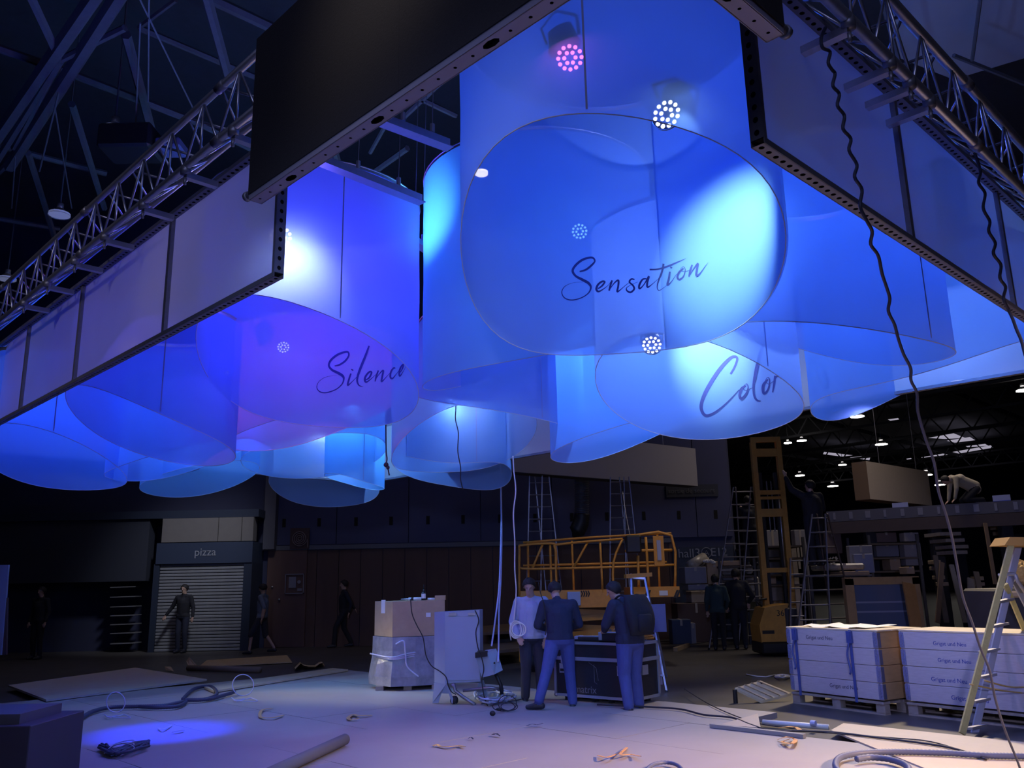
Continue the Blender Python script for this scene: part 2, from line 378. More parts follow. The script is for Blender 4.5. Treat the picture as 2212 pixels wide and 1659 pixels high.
# ================================================================ fabric tubes
TUL = tulle('white_tulle_blue_tint', (.29, .51, .92), .24, .55)  # white fabric; the blue of the light is partly put into its colour
INK = mat('dark_blue_print', (.025, .035, .16), .8)
TUBES = {}
class Tube:
    def __init__(s, key, label, sil, Y, near, far, ztop=4.6, fab=TUL, lam=.02, K=3, seam=None):
        (xl, yl), (xr, yr) = sil; a, b = ray(xl, yl), ray(xr, yr)
        al, ar = math.atan2(a.x, a.y), math.atan2(b.x, b.y); ac = (al+ar)/2; D = Y/math.cos(ac)
        s.R = D*math.sin((ar-al)/2); s.C = V((D*math.sin(ac), Y, 0)); s.ztop = ztop
        A = []; B = []
        for pts, fl in ((near, 0), (far, 1)):
            for px, py in pts:
                th, z = s.hit(px, py, fl); A.append(s.basis(th, K)); B.append(z)
        A = np.array(A); B = np.array(B); reg = np.diag([1e-6]+[lam*(k*k if k > 1 else .02) for k in range(1, K+1) for _ in (0, 1)])
        ztop = s.hit(*ztop)[1] if isinstance(ztop, tuple) else ztop; s.ztop = ztop; s.K = K; s.co = np.linalg.solve(A.T@A+reg*len(B)/10, A.T@B)
        TUBES[key] = s
        r = root('fabric_tube', label, 'fabric tube', (s.C.x, s.C.y, s.z(0)), group='translucent fabric tubes hanging in the rig', world=True); s.root = r
        n, m = 96, 10; P = []; F = []
        for j in range(m+1):
            for i in range(n):
                th = 2*PI*i/n; z0 = s.z(th); z = z0+(ztop-z0)*(j/m)
                rr = s.R+.006*math.sin(7*th+1.3*j)*(1-abs(2*j/m-1))*.6
                P.append((s.C.x+rr*math.cos(th), s.C.y+rr*math.sin(th), z))
        for j in range(m):
            for i in range(n): F.append((j*n+i, j*n+(i+1) % n, j*n+n+(i+1) % n, j*n+n+i))
        g = G(); g.add(P, F); make('fabric_sleeve', g, fab, r, True)
        g = G(); g.tube([(s.C.x+s.R*math.cos(2*PI*i/64), s.C.y+s.R*math.sin(2*PI*i/64), s.z(2*PI*i/64)) for i in range(64)], .0035, 5, True); make('hem', g, mat('hem_cloth', (.5, .52, .6), .8), r, True)
        g = G(); q = [(s.C.x+s.R*math.cos(2*PI*i/48), s.C.y+s.R*math.sin(2*PI*i/48)) for i in range(48)]
        P = [(x, y, ztop+dz) for dz in (-.005, .03) for x, y in q]; g.add(P, [(i, (i+1) % 48, 48+(i+1) % 48, 48+i) for i in range(48)])
        g.tube([(x, y, ztop+.03) for x, y in q], .008, 5, True); make('top_ring', g, ALU, r, True)
        s.seam(seam if seam is not None else -PI*.35)
    def basis(s, th, K): return [1]+[f(k*th) for k in range(1, K+1) for f in (math.cos, math.sin)]
    def z(s, th): return float(np.dot(s.basis(th, s.K), s.co))
    def hit(s, px, py, far, dr=0):
        d = ray(px, py); R = s.R+dr; A = d.x*d.x+d.y*d.y; Bq = d.x*s.C.x+d.y*s.C.y; Cq = s.C.x**2+s.C.y**2-R*R
        disc = Bq*Bq-A*Cq; t = (Bq+(math.sqrt(disc) if far else -math.sqrt(disc)))/A if disc > 0 else Bq/A
        p = EYE+d*t; return math.atan2(p.y-s.C.y, p.x-s.C.x), p.z
    def seam(s, th):
        if isinstance(th, tuple): th = s.hit(*th)[0]
        z0 = s.z(th)+.02; g = G(); L = []
        for j in range(9):
            z = z0+(s.ztop-.02-z0)*j/8
            for e in (-.006, .006): a = th+e/s.R; L.append((s.C.x+(s.R+.009)*math.cos(a), s.C.y+(s.R+.009)*math.sin(a), z))
        g.add(L, [(2*j, 2*j+1, 2*j+3, 2*j+2) for j in range(8)]); make('seam', g, mat('seam_tape', (.24, .30, .55), .7), s.root)
    def write(s, strokes, org, sc_, name='lettering', dr=-.006):
        g = G()
        for st in strokes:
            pts = smoothpath([(x/sc_, y/sc_, w_/sc_) for x, y, w_ in st], 7); L = []
            for i, p in enumerate(pts):
                a = pts[max(0, i-1)]; b = pts[min(len(pts)-1, i+1)]; t = V((b.x-a.x, b.y-a.y)); t = t.normalized() if t.length else V((1, 0))
                nrm = V((-t.y, t.x)); w2 = max(.35, p.z)/2
                for q in (V((p.x, p.y))+nrm*w2, V((p.x, p.y))-nrm*w2):
                    d = s.hit(org[0]+q.x, org[1]+q.y, 1, dr); L.append((s.C.x+(s.R+dr)*math.cos(d[0]), s.C.y+(s.R+dr)*math.sin(d[0]), d[1]))
            g.add(L, [(2*i, 2*i+1, 2*i+3, 2*i+2) for i in range(len(pts)-1)])
        return make(name, g, INK, s.root)
TA = Tube('A', 'largest nearest fabric tube with the word Sensation inside its rim', ((995, 500), (1697, 500)), 5.25,
  [(996, 434), (1005, 394), (1034, 362), (1095, 311), (1160, 275), (1225, 250), (1290, 243), (1363, 246), (1475, 273), (1533, 300), (1587, 325), (1630, 358), (1660, 398), (1688, 463)],
  [(996, 560), (999, 626), (1019, 667), (1052, 696), (1084, 718), (1144, 748), (1201, 763), (1280, 770), (1361, 770), (1429, 762), (1500, 741), (1580, 707), (1640, 670), (1675, 620), (1693, 560)], ztop=(1290, 240, 1), seam=(1263, 120, 0))
TB = Tube('B', 'cyan lit fabric tube left of and behind the Sensation tube', ((914, 600), (1415, 600)), 8.2,
  [(918, 831), (954, 813), (1003, 797), (1063, 785), (1139, 774), (1201, 763), (1236, 753), (1282, 746), (1334, 732), (1388, 715), (1415, 702)],
  [(918, 836), (935, 842), (968, 842), (1008, 832), (1052, 818), (1090, 802), (1130, 786), (1200, 760), (1300, 725), (1390, 698)], lam=.004, ztop=(914, 398, 0))
TC = Tube('C', 'purple blue lit fabric tube with a folded bottom corner, behind the cyan tube', ((903, 800), (1262, 850)), 9.9,
  [(905, 859), (943, 866), (984, 874), (1030, 880), (1084, 889), (1144, 900), (1185, 911), (1225, 919), (1260, 926)],
  [(905, 856), (960, 858), (1084, 872), (1160, 882), (1225, 900), (1256, 920)], lam=.004)
TD = Tube('D', 'pale grey lilac lit fabric tube at centre above the two hanging ropes', ((846, 950), (1160, 920)), 11.7,
  [(846, 990), (861, 958), (880, 933), (907, 917), (947, 895), (985, 875), (1040, 862), (1100, 868), (1145, 888)],
  [(850, 1003), (880, 1016), (934, 1021), (988, 1020), (1042, 1009), (1100, 994), (1139, 965), (1156, 930)])
TE = Tube('E', 'blue lit fabric tube whose low rim shows under the pale grey one', ((845, 1000), (1105, 1010)), 12.9,
  [(850, 985), (900, 990), (980, 1000), (1050, 1000), (1098, 1005)],
  [(846, 1000), (871, 1023), (907, 1035), (947, 1047), (988, 1054), (1029, 1057), (1069, 1054), (1100, 1044)])
TF = Tube('F', 'violet lit fabric tube with the word Silence inside its rim', ((422, 740), (905, 740)), 8.0,
  [(422, 700), (427, 677), (449, 661), (489, 648), (536, 644), (590, 645), (644, 652), (685, 665), (725, 685), (820, 750), (871, 784), (888, 800), (899, 822)],
  [(905, 863), (896, 882), (866, 903), (825, 917), (771, 924), (717, 924), (663, 920), (622, 916), (581, 903), (541, 884), (500, 863), (488, 855), (456, 822), (431, 800), (423, 779)], ztop=(740, 356, 0))
TG = Tube('G', 'deep blue lit fabric tube under the left hanging wall, left of the Silence tube', ((139, 870), (511, 950)), 8.6,
  [(140, 845), (163, 833), (201, 837), (239, 849), (285, 865), (339, 890), (393, 917), (447, 941), (485, 960), (508, 977)],
  [(511, 985), (504, 998), (483, 1004), (434, 1005), (380, 1000), (323, 985), (271, 971), (233, 952), (184, 917), (152, 884), (141, 862)], ztop=4.3)
TH_ = Tube('H', 'blue lit fabric tube at the left edge, lowest on that side', ((-60, 970), (277, 1010)), 10.2,
  [(-50, 930), (0, 917), (41, 917), (81, 922), (122, 933), (163, 952), (195, 974), (225, 990), (262, 1012)],
  [(274, 1042), (244, 1054), (190, 1059), (136, 1057), (81, 1049), (27, 1032), (0, 1023), (-40, 990)], ztop=4.3)
TI = Tube('I', 'blue lit fabric tube with straight left edge between the two left tubes', ((229, 980), (560, 990)), 10.9,
  [(228, 1020), (244, 1015), (271, 1004), (298, 993), (323, 985), (380, 968), (450, 955), (540, 945)],
  [(228, 1028), (244, 1035), (271, 1040), (301, 1040), (360, 1030), (450, 1005), (540, 965)], lam=.004, ztop=4.4)
TL = Tube('L', 'fabric tube with pink light inside, under the Silence tube', ((488, 920), (845, 930)), 10.2,
  [(489, 955), (508, 941), (522, 933), (549, 922), (592, 908), (650, 893), (720, 880), (800, 874)],
  [(490, 962), (516, 975), (581, 972), (636, 963), (690, 947), (731, 930), (752, 924), (800, 900)], lam=.004)
TM = Tube('M', 'plain blue lit fabric tube low at left of centre', ((302, 1040), (560, 1020)), 12.4,
  [(304, 1045), (340, 1030), (400, 1010), (480, 995), (545, 1000)],
  [(302, 1057), (317, 1067), (339, 1072), (380, 1073), (434, 1069), (475, 1061), (510, 1050), (532, 1036), (551, 1023)])
TK = Tube('K', 'teal blue lit fabric tube with wide rim under the pink lit one', ((520, 1000), (834, 980)), 12.3,
  [(525, 985), (581, 960), (650, 945), (731, 935), (800, 940), (830, 955)],
  [(530, 1010), (581, 1028), (630, 1034), (690, 1031), (739, 1024), (771, 1013), (806, 1001), (820, 990), (832, 974)])
TO = Tube('O', 'bright blue sliver of a small fabric tube beside the knotted cable', ((700, 1030), (831, 1020)), 13.3,
  [(705, 1022), (739, 1026), (771, 1035), (800, 1044), (829, 1054)],
  [(703, 1030), (731, 1039), (771, 1051), (798, 1057), (820, 1058), (830, 1056)], lam=.004, ztop=4.6)
TN = Tube('N', 'grey blue lit fabric tube, the lowest hanging of all, left of centre', ((580, 1050), (820, 1050)), 14.6,
  [(583, 1030), (640, 1010), (700, 1000), (770, 1010), (815, 1035)],
  [(580, 1039), (587, 1053), (608, 1072), (649, 1088), (690, 1095), (731, 1095), (771, 1089), (801, 1080), (815, 1072), (820, 1059)], ztop=4.6)
TP = Tube('P', 'white lit fabric tube with the word Color inside its rim', ((1286, 820), (1734, 850)), 7.2,
  [(1288, 790), (1293, 772), (1301, 767), (1334, 743), (1361, 730), (1388, 724), (1429, 721), (1500, 728), (1517, 733), (1558, 746), (1606, 765), (1653, 794), (1685, 816), (1716, 844), (1731, 865)],
  [(1734, 882), (1720, 898), (1685, 920), (1637, 938), (1590, 947), (1527, 950), (1479, 946), (1425, 934), (1361, 913), (1318, 886), (1296, 856), (1288, 830)])
TQ = Tube('Q', 'blue lit fabric tube with slanted bottom below and left of the Color tube', ((1188, 950), (1560, 940)), 9.5,
  [(1190, 984), (1201, 970), (1253, 951), (1288, 935), (1334, 920), (1361, 913), (1440, 895), (1530, 880)],
  [(1190, 989), (1204, 999), (1242, 999), (1276, 993), (1321, 981), (1362, 968), (1389, 957), (1425, 934), (1490, 910), (1545, 885)], lam=.004)
TRR = Tube('R', 'blue lit fabric tube right of the Sensation tube with dotted lamp reflections', ((1568, 690), (2063, 745)), 6.15,
  [(1580, 702), (1615, 691), (1669, 694), (1748, 700), (1811, 704), (1875, 708), (1932, 716), (1970, 729), (2001, 740), (2058, 750)],
  [(1580, 708), (1621, 719), (1685, 738), (1735, 756), (1780, 770), (1843, 781), (1906, 787), (1954, 788), (2001, 786), (2033, 779), (2058, 768)], lam=.006)
TS = Tube('S', 'pale blue lit fabric tube with mirrored script, right of the Color tube', ((1745, 830), (2290, 800)), 7.6,
  [(1750, 872), (1800, 852), (1900, 830), (2013, 800), (2100, 770), (2190, 740), (2280, 735)],
  [(1751, 882), (1754, 904), (1764, 910), (1796, 908), (1843, 896), (1890, 878), (1922, 863), (2000, 830), (2100, 790), (2200, 760)], lam=.006, ztop=4.25)
# second layer of cloth behind the right side of the Sensation tube
_a = TA.hit(1424, 520, 1)[0]; _b = TA.hit(1697, 500, 1)[0]; g = G(); P = []; n = 24
for i in range(n+1):
    th = _a+(_b-_a)*i/n; z0 = TA.z(th)+.004
    for j in range(5): P.append((TA.C.x+(TA.R+.016)*math.cos(th), TA.C.y+(TA.R+.016)*math.sin(th), z0+(TA.ztop-z0)*j/4))
g.add(P, [(i*5+j, i*5+5+j, i*5+6+j, i*5+1+j) for i in range(n) for j in range(4)]); make('second_layer', g, TUL, TA.root, True)
TA.seam(_a)
# ---- printed words, drawn as brush strokes on the inner far side of the tubes
S_ = [(420, 330, 18), (500, 305, 26), (570, 250, 26), (610, 200, 20), (590, 160, 24), (540, 155, 26), (450, 185, 30), (370, 250, 30), (332, 320, 30), (370, 385, 28), (450, 430, 34), (530, 475, 34), (560, 530, 24), (530, 600, 16), (440, 660, 14), (320, 688, 16), (230, 660, 14), (195, 590, 12), (230, 520, 8), (310, 478, 4), (400, 463, 3), (460, 462, 2)]
TA.write([S_,
 [(650, 545, 16), (700, 510, 22), (735, 460, 22), (700, 455, 24), (650, 495, 26), (630, 550, 28), (655, 580, 24), (710, 555, 14), (780, 500, 5), (810, 460, 8)],
 [(828, 440, 22), (808, 500, 24), (790, 570, 22)], [(795, 560, 8), (850, 480, 14), (905, 440, 24), (905, 510, 24), (893, 580, 24), (930, 560, 12), (1000, 500, 6), (1060, 455, 6)],
 [(1110, 430, 16), (1070, 425, 22), (1045, 460, 20), (1090, 505, 24), (1105, 550, 24), (1060, 590, 24), (1015, 570, 20), (1010, 535, 10), (1060, 500, 5), (1150, 460, 4)],
 [(1260, 420, 14), (1210, 430, 22), (1170, 500, 26), (1175, 545, 22), (1230, 490, 12), (1290, 390, 24), (1270, 470, 26), (1275, 525, 24), (1330, 490, 10), (1420, 410, 4)],
 [(1475, 230, 26), (1455, 330, 24), (1410, 450, 20), (1395, 530, 12), (1420, 567, 10), (1480, 530, 5), (1530, 490, 4)],
 [(1300, 305, 22), (1400, 300, 20), (1520, 265, 22), (1640, 215, 16), (1755, 165, 3)],
 [(1555, 330, 22), (1540, 420, 26), (1525, 495, 28), (1570, 460, 12), (1640, 360, 5)], [(1560, 272, 20), (1582, 285, 20)],
 [(1725, 290, 18), (1670, 340, 26), (1650, 400, 26), (1675, 430, 24), (1725, 390, 18), (1748, 310, 10), (1725, 268, 6), (1690, 300, 5), (1730, 330, 5), (1800, 310, 4), (1830, 270, 5)],
 [(1835, 245, 20), (1810, 320, 26), (1795, 395, 16)], [(1800, 380, 8), (1850, 300, 14), (1905, 230, 24), (1895, 300, 28), (1888, 380, 26), (1935, 350, 14), (2000, 260, 6), (2035, 215, 2)]],
 (1180, 530), 5.821)
TF.write([[(580, 650, 22), (680, 625, 36), (790, 550, 38), (858, 450, 34), (850, 380, 34), (790, 372, 40), (640, 425, 44), (510, 530, 44), (465, 640, 40), (530, 730, 44), (650, 790, 52), (740, 850, 50), (760, 920, 32), (720, 1020, 24), (600, 1120, 22), (420, 1180, 24), (290, 1165, 22), (225, 1080, 16), (260, 970, 10), (370, 885, 8), (500, 850, 5), (620, 838, 3)],
 [(905, 800, 30), (870, 900, 36), (840, 1030, 36), (900, 990, 18), (1020, 870, 8)], [(912, 715, 26), (950, 742, 26)],
 [(1265, 250, 30), (1200, 430, 44), (1100, 680, 50), (1040, 850, 44), (1030, 960, 36), (1070, 1040, 24), (1150, 1062, 4)],
 [(1200, 930, 20), (1270, 880, 34), (1315, 780, 34), (1270, 770, 36), (1200, 850, 40), (1180, 930, 42), (1210, 970, 34), (1290, 920, 18), (1400, 820, 6)],
 [(1450, 740, 28), (1410, 850, 36), (1385, 960, 22)], [(1390, 930, 10), (1460, 820, 16), (1545, 740, 34), (1530, 850, 38), (1515, 960, 30), (1580, 900, 16), (1680, 790, 6)],
 [(1785, 700, 24), (1755, 690, 30), (1700, 770, 36), (1690, 870, 38), (1730, 900, 30), (1800, 820, 14), (1860, 740, 6)],
 [(1870, 800, 10), (1930, 700, 26), (1945, 620, 26), (1900, 670, 34), (1865, 770, 36), (1875, 850, 30), (1920, 800, 16), (2000, 660, 3)]],
 (660, 720), 9.217)
TP.write([[(570, 455, 24), (620, 370, 26), (655, 270, 28), (630, 235, 32), (560, 260, 38), (430, 400, 46), (290, 620, 50), (215, 790, 46), (205, 900, 40), (260, 975, 34), (370, 940, 28), (520, 820, 18), (680, 650, 8)],
 [(760, 600, 20), (710, 640, 34), (685, 720, 34), (710, 765, 34), (770, 700, 28), (792, 620, 16), (770, 575, 8), (730, 620, 6), (760, 660, 8), (850, 625, 6)],
 [(985, 70, 24), (940, 200, 34), (890, 400, 34), (860, 600, 28), (870, 730, 26), (905, 785, 22), (955, 792, 4)], [(985, 80, 10), (950, 250, 12), (915, 400, 8), (880, 560, 6)],
 [(1040, 520, 20), (985, 590, 34), (980, 670, 34), (1000, 700, 28), (1045, 640, 22), (1062, 540, 14), (1040, 495, 8), (1010, 540, 6), (1050, 580, 7), (1110, 545, 6)],
 [(1130, 475, 22), (1120, 570, 26), (1100, 685, 16)], [(1110, 600, 8), (1140, 500, 14), (1185, 465, 28), (1205, 510, 20)]],
 (1480, 730), 5.821)
TS.write([[(1600, 260, 14), (1560, 230, 12), (1545, 290, 14), (1590, 330, 14), (1600, 250, 10), (1560, 400, 8), (1590, 560, 10), (1640, 700, 12), (1655, 620, 10), (1600, 460, 8), (1560, 360, 8)],
 [(1690, 200, 16), (1690, 260, 16), (1650, 270, 14), (1640, 210, 12), (1620, 250, 10), (1660, 430, 12), (1720, 590, 14), (1780, 635, 20), (1805, 560, 20), (1770, 450, 18), (1690, 350, 12), (1630, 270, 10)]],
 (1480, 730), 5.821, dr=-.01)
# ================================================================ LED lamps and their light
def par(label, pos, aim, col, em, power, r=.095, ang=60, rad=.05, n_led=18, tint=None, lamp=True, name='spotlight'):
    pos = V(pos); d = (V(aim)-pos).normalized()
    t = root(name, label, 'spotlight', pos, group='round LED stage lamps', world=True)
    g = G(); g.cyl(pos-d*.12, pos-d*.004, r*.72, r, 24); g.cyl(pos-d*.004, pos+d*.01, r*1.05, r*1.05, 24, cap=False); make('housing', g, BLACK, t, True)
    g = G(); g.cyl(pos-d*.004, pos-d*.001, r*.97, r*.97, 24); make('lens_plate', g, mat('lens_plate', (.03, .05, .2), .3), t)
    a, b = g.frame(d); m_ = mat('led_'+'_'.join('%d' % (c*100) for c in em), em, em=7); g = G()
    rings = ((0, .38*r, 6), (.5, .52*r, 0), (0, .78*r, 12)) if n_led == 18 else ((0, .4*r, 3),)
    for off, rr, k in rings:
        for i in range(k):
            q = 2*PI*(i+off)/max(k, 1); c = pos+a*(rr*1.02*math.cos(q))+b*(rr*1.02*math.sin(q)); g.cyl(c, c+d*.004, r*.145, r*.13, 8)
    make('led_cluster', g, m_, t)
    g = G(); g.tube([pos+a*r*1.05-d*.05, pos+a*r*1.12-d*.16, pos-d*.22, pos-a*r*1.12-d*.16, pos-a*r*1.05-d*.05], .008, 6); make('yoke', g, BLACK, t)
    if lamp:
        l = light('lamp_and_fill_light', 'SPOT', pos+d*.03, power, col, rad, aim, ang, .8)
    return t
BL = (.10, .22, 1); CY = (.25, .60, 1); VI = (.30, .22, 1); WB = (.55, .75, 1); DB = (.01, .03, 1)
def hitp(T, px, py, far=1):
    th, z = T.hit(px, py, far); return V((T.C.x+T.R*math.cos(th), T.C.y+T.R*math.sin(th), z))
par('LED lamp with pink violet diodes at top, behind the front fabric', at_Y(1231, 125, 4.38), (.2, 2.5, 1.9), (.6, .2, 1), (1, .16, .62), .6, .085, 50)
par('LED lamp with bright white diodes at the upper rim of the Sensation tube', at_Y(1440, 247, 4.40), (1.6, 2.2, 1.6), (.6, .8, 1), (.85, .95, 1), 3, .088, 60, .03)
par('small cyan LED lamp seen through the middle of the Sensation tube', at_Y(1252, 500, 8.2), at_Y(1180, 700, 6), CY, (.35, .9, 1), 30, .088, 80)
par('white LED lamp at the upper rim of the Color tube', at_Y(1408, 745, 6.75), at_Y(1400, 900, 6.0), WB, (.9, .95, 1), 4, .085, 60)
_g = hitp(TF, 606, 512, 0); _h = hitp(TF, 628, 565, 0); _o = (_g-EYE).normalized()
par('LED lamp glowing behind the end of the left hanging wall', _g+_o*.42, _h, (.80, .66, 1), (1, .95, 1), 8, .11, 130, .05)
_k = hitp(TF, 612, 560, 0); _c = (V((TF.C.x, TF.C.y, _k.z))-_k).normalized(); light('lamp_and_fill_light', 'SPOT', _k+_c*.36+V((0, 0, .06)), 55, (.92, .74, 1), .05, _k+V((0, 0, -.12)), 140, 1)  # extra light without a lamp body, added for the glow on the fabric
par('small LED lamp faint behind the violet fabric', at_Y(612, 750, 9.6), at_Y(640, 860, 8.6), VI, (.7, .8, 1), 6, .075, 70)
par('three lit diodes of a lamp at the left side of the Silence tube', at_Y(490, 805, 9.4), at_Y(470, 900, 8.6), DB, (.7, .95, 1), 4, .045, 70, n_led=3)
par('deep blue LED lamp above the blue pool of light on the boards', (TG.C.x+.1, TG.C.y+.1, 4.4), at_z(350, 1582, .06), DB, (.02, .1, 1), 2600, .1, 24, .03)
# hidden-from-view lamps hang high inside the other tubes, one per tube, pointing down
def inner(T, col, power, dz=-.35, dx=0, dy=0, rad=.03, kind='POINT', aim=None, ang=80):
    return light('tube_lamp', kind, (T.C.x+dx, T.C.y+dy, T.ztop+dz), power, col, rad, aim, ang, .9)
inner(TA, (.035, .15, 1), 28, -.9)
inner(TB, (.03, .22, 1), 46, -.4, -.55)
inner(TC, (.16, .17, 1), 15)
inner(TD, (.80, .68, 1), 12)
inner(TE, (.24, .46, 1), 75)
inner(TF, (.11, .07, 1), 90, -.7)
inner(TG, (.02, .03, 1), 18)
inner(TH_, (.04, .13, 1), 60)
inner(TI, (.06, .19, 1), 90)
inner(TL, (1, .10, .40), 42)
inner(TM, (.14, .45, 1), 52)
inner(TK, (.09, .36, .95), 26)
inner(TO, (.10, .48, 1), 160, -.3)
inner(TN, (.30, .50, .9), 110)
inner(TP, (.40, .52, 1), 66, -.6)
inner(TQ, (.12, .33, 1), 150)
inner(TRR, (.02, .16, 1), 30, -.5)
inner(TS, (.08, .26, 1), 44)
light('lamp_and_fill_light', 'SPOT', at_Y(1440, 250, 4.72), 460, (.62, .92, 1), .04, hitp(TA, 1585, 530), 56, 1)  # added spot without a body, behind the white LED lamp, for the hot glow
light('tube_lamp', 'SPOT', (TP.C.x-.1, TP.C.y+.15, 4.1), 230, (.65, .85, 1), .03, hitp(TP, 1540, 770), 62, 1)
light('tube_lamp', 'SPOT', (TB.C.x-.35, TB.C.y-.2, 4.75), 150, (.2, .75, 1), .03, hitp(TB, 930, 470, 0), 75, 1)
light('rig_fill', 'POINT', (-1.6, 9.2, 5.6), 10, (.10, .12, 1), .03)  # this and the next point are added to light roof and truss blue
light('rig_fill', 'POINT', (2.6, 6.2, 5.6), 40, (.10, .16, 1), .03)
light('rig_fill', 'POINT', rig(W4-.9, -3.4, 4.7), 26, (.26, .48, 1), .03)
light('rig_fill', 'POINT', rig(W4-.9, -8.5, 4.7), 14, (.2, .4, 1), .1)

# bare spots added in the air under the rig to wash the boards
for (x, y, pw, c) in ((.3, 6.6, 50, (.40, .42, 1)), (-2.9, 10.6, 40, (.34, .34, 1)), (3.6, 8.9, 95, (.50, .42, 1)), (-1.9, 5.9, 25, (.42, .30, 1))):
    light('rig_fill', 'SPOT', (x, y, 3.3), pw, c, .03, (x+.2, y-.8, 0), 150, 1)
# ================================================================ people
SKIN = mat('skin', (.50, .33, .26), .55); 
def cloth(n, c, noise=.15, sc_=12): return mat(n, c, .85, noise=noise, nscale=sc_, bump=.9, stretch=(1, 1, .6))
BLKC = cloth('black_cloth', (.014, .015, .024)); NAVY = cloth('navy_sweater', (.02, .026, .06)); JEAN = cloth('blue_jeans', (.065, .09, .30), .35, 7)
GREYT = cloth('grey_fleece', (.42, .50, .74)); DTR = cloth('dark_trousers', (.025, .03, .06)); SHOE = mat('dark_shoes', (.02, .02, .03), .5)
HAIR = mat('dark_hair', (.014, .012, .014), .7, noise=.3, nscale=60, bump=.5); SAND = cloth('sand_shirt', (.42, .38, .30)); TEALC = cloth('dark_green_jacket', (.03, .06, .07))
GRTEE = cloth('grey_patterned_shirt', (.13, .16, .22), .5, 20); GRHAIR = mat('grey_hair', (.12, .11, .12), .8, noise=.3, nscale=60, bump=.5)
def caps(g, p0, p1, r0, r1, n=10):
    p0 = V(p0); p1 = V(p1); d = (p1-p0).normalized() if (p1-p0).length > 1e-5 else V((0, 0, 1)); pts = []; rs = []
    for t in (-1, -.8, -.45): pts.append(p0+d*(t*r0)); rs.append(max(.0005, r0*math.sqrt(max(0, 1-t*t))))
    pts += [p0, p1]; rs += [r0, r1]
    for t in (.45, .8, 1): pts.append(p1+d*(t*r1)); rs.append(max(.0005, r1*math.sqrt(max(0, 1-t*t))))
    g.tube(pts, rs, n)
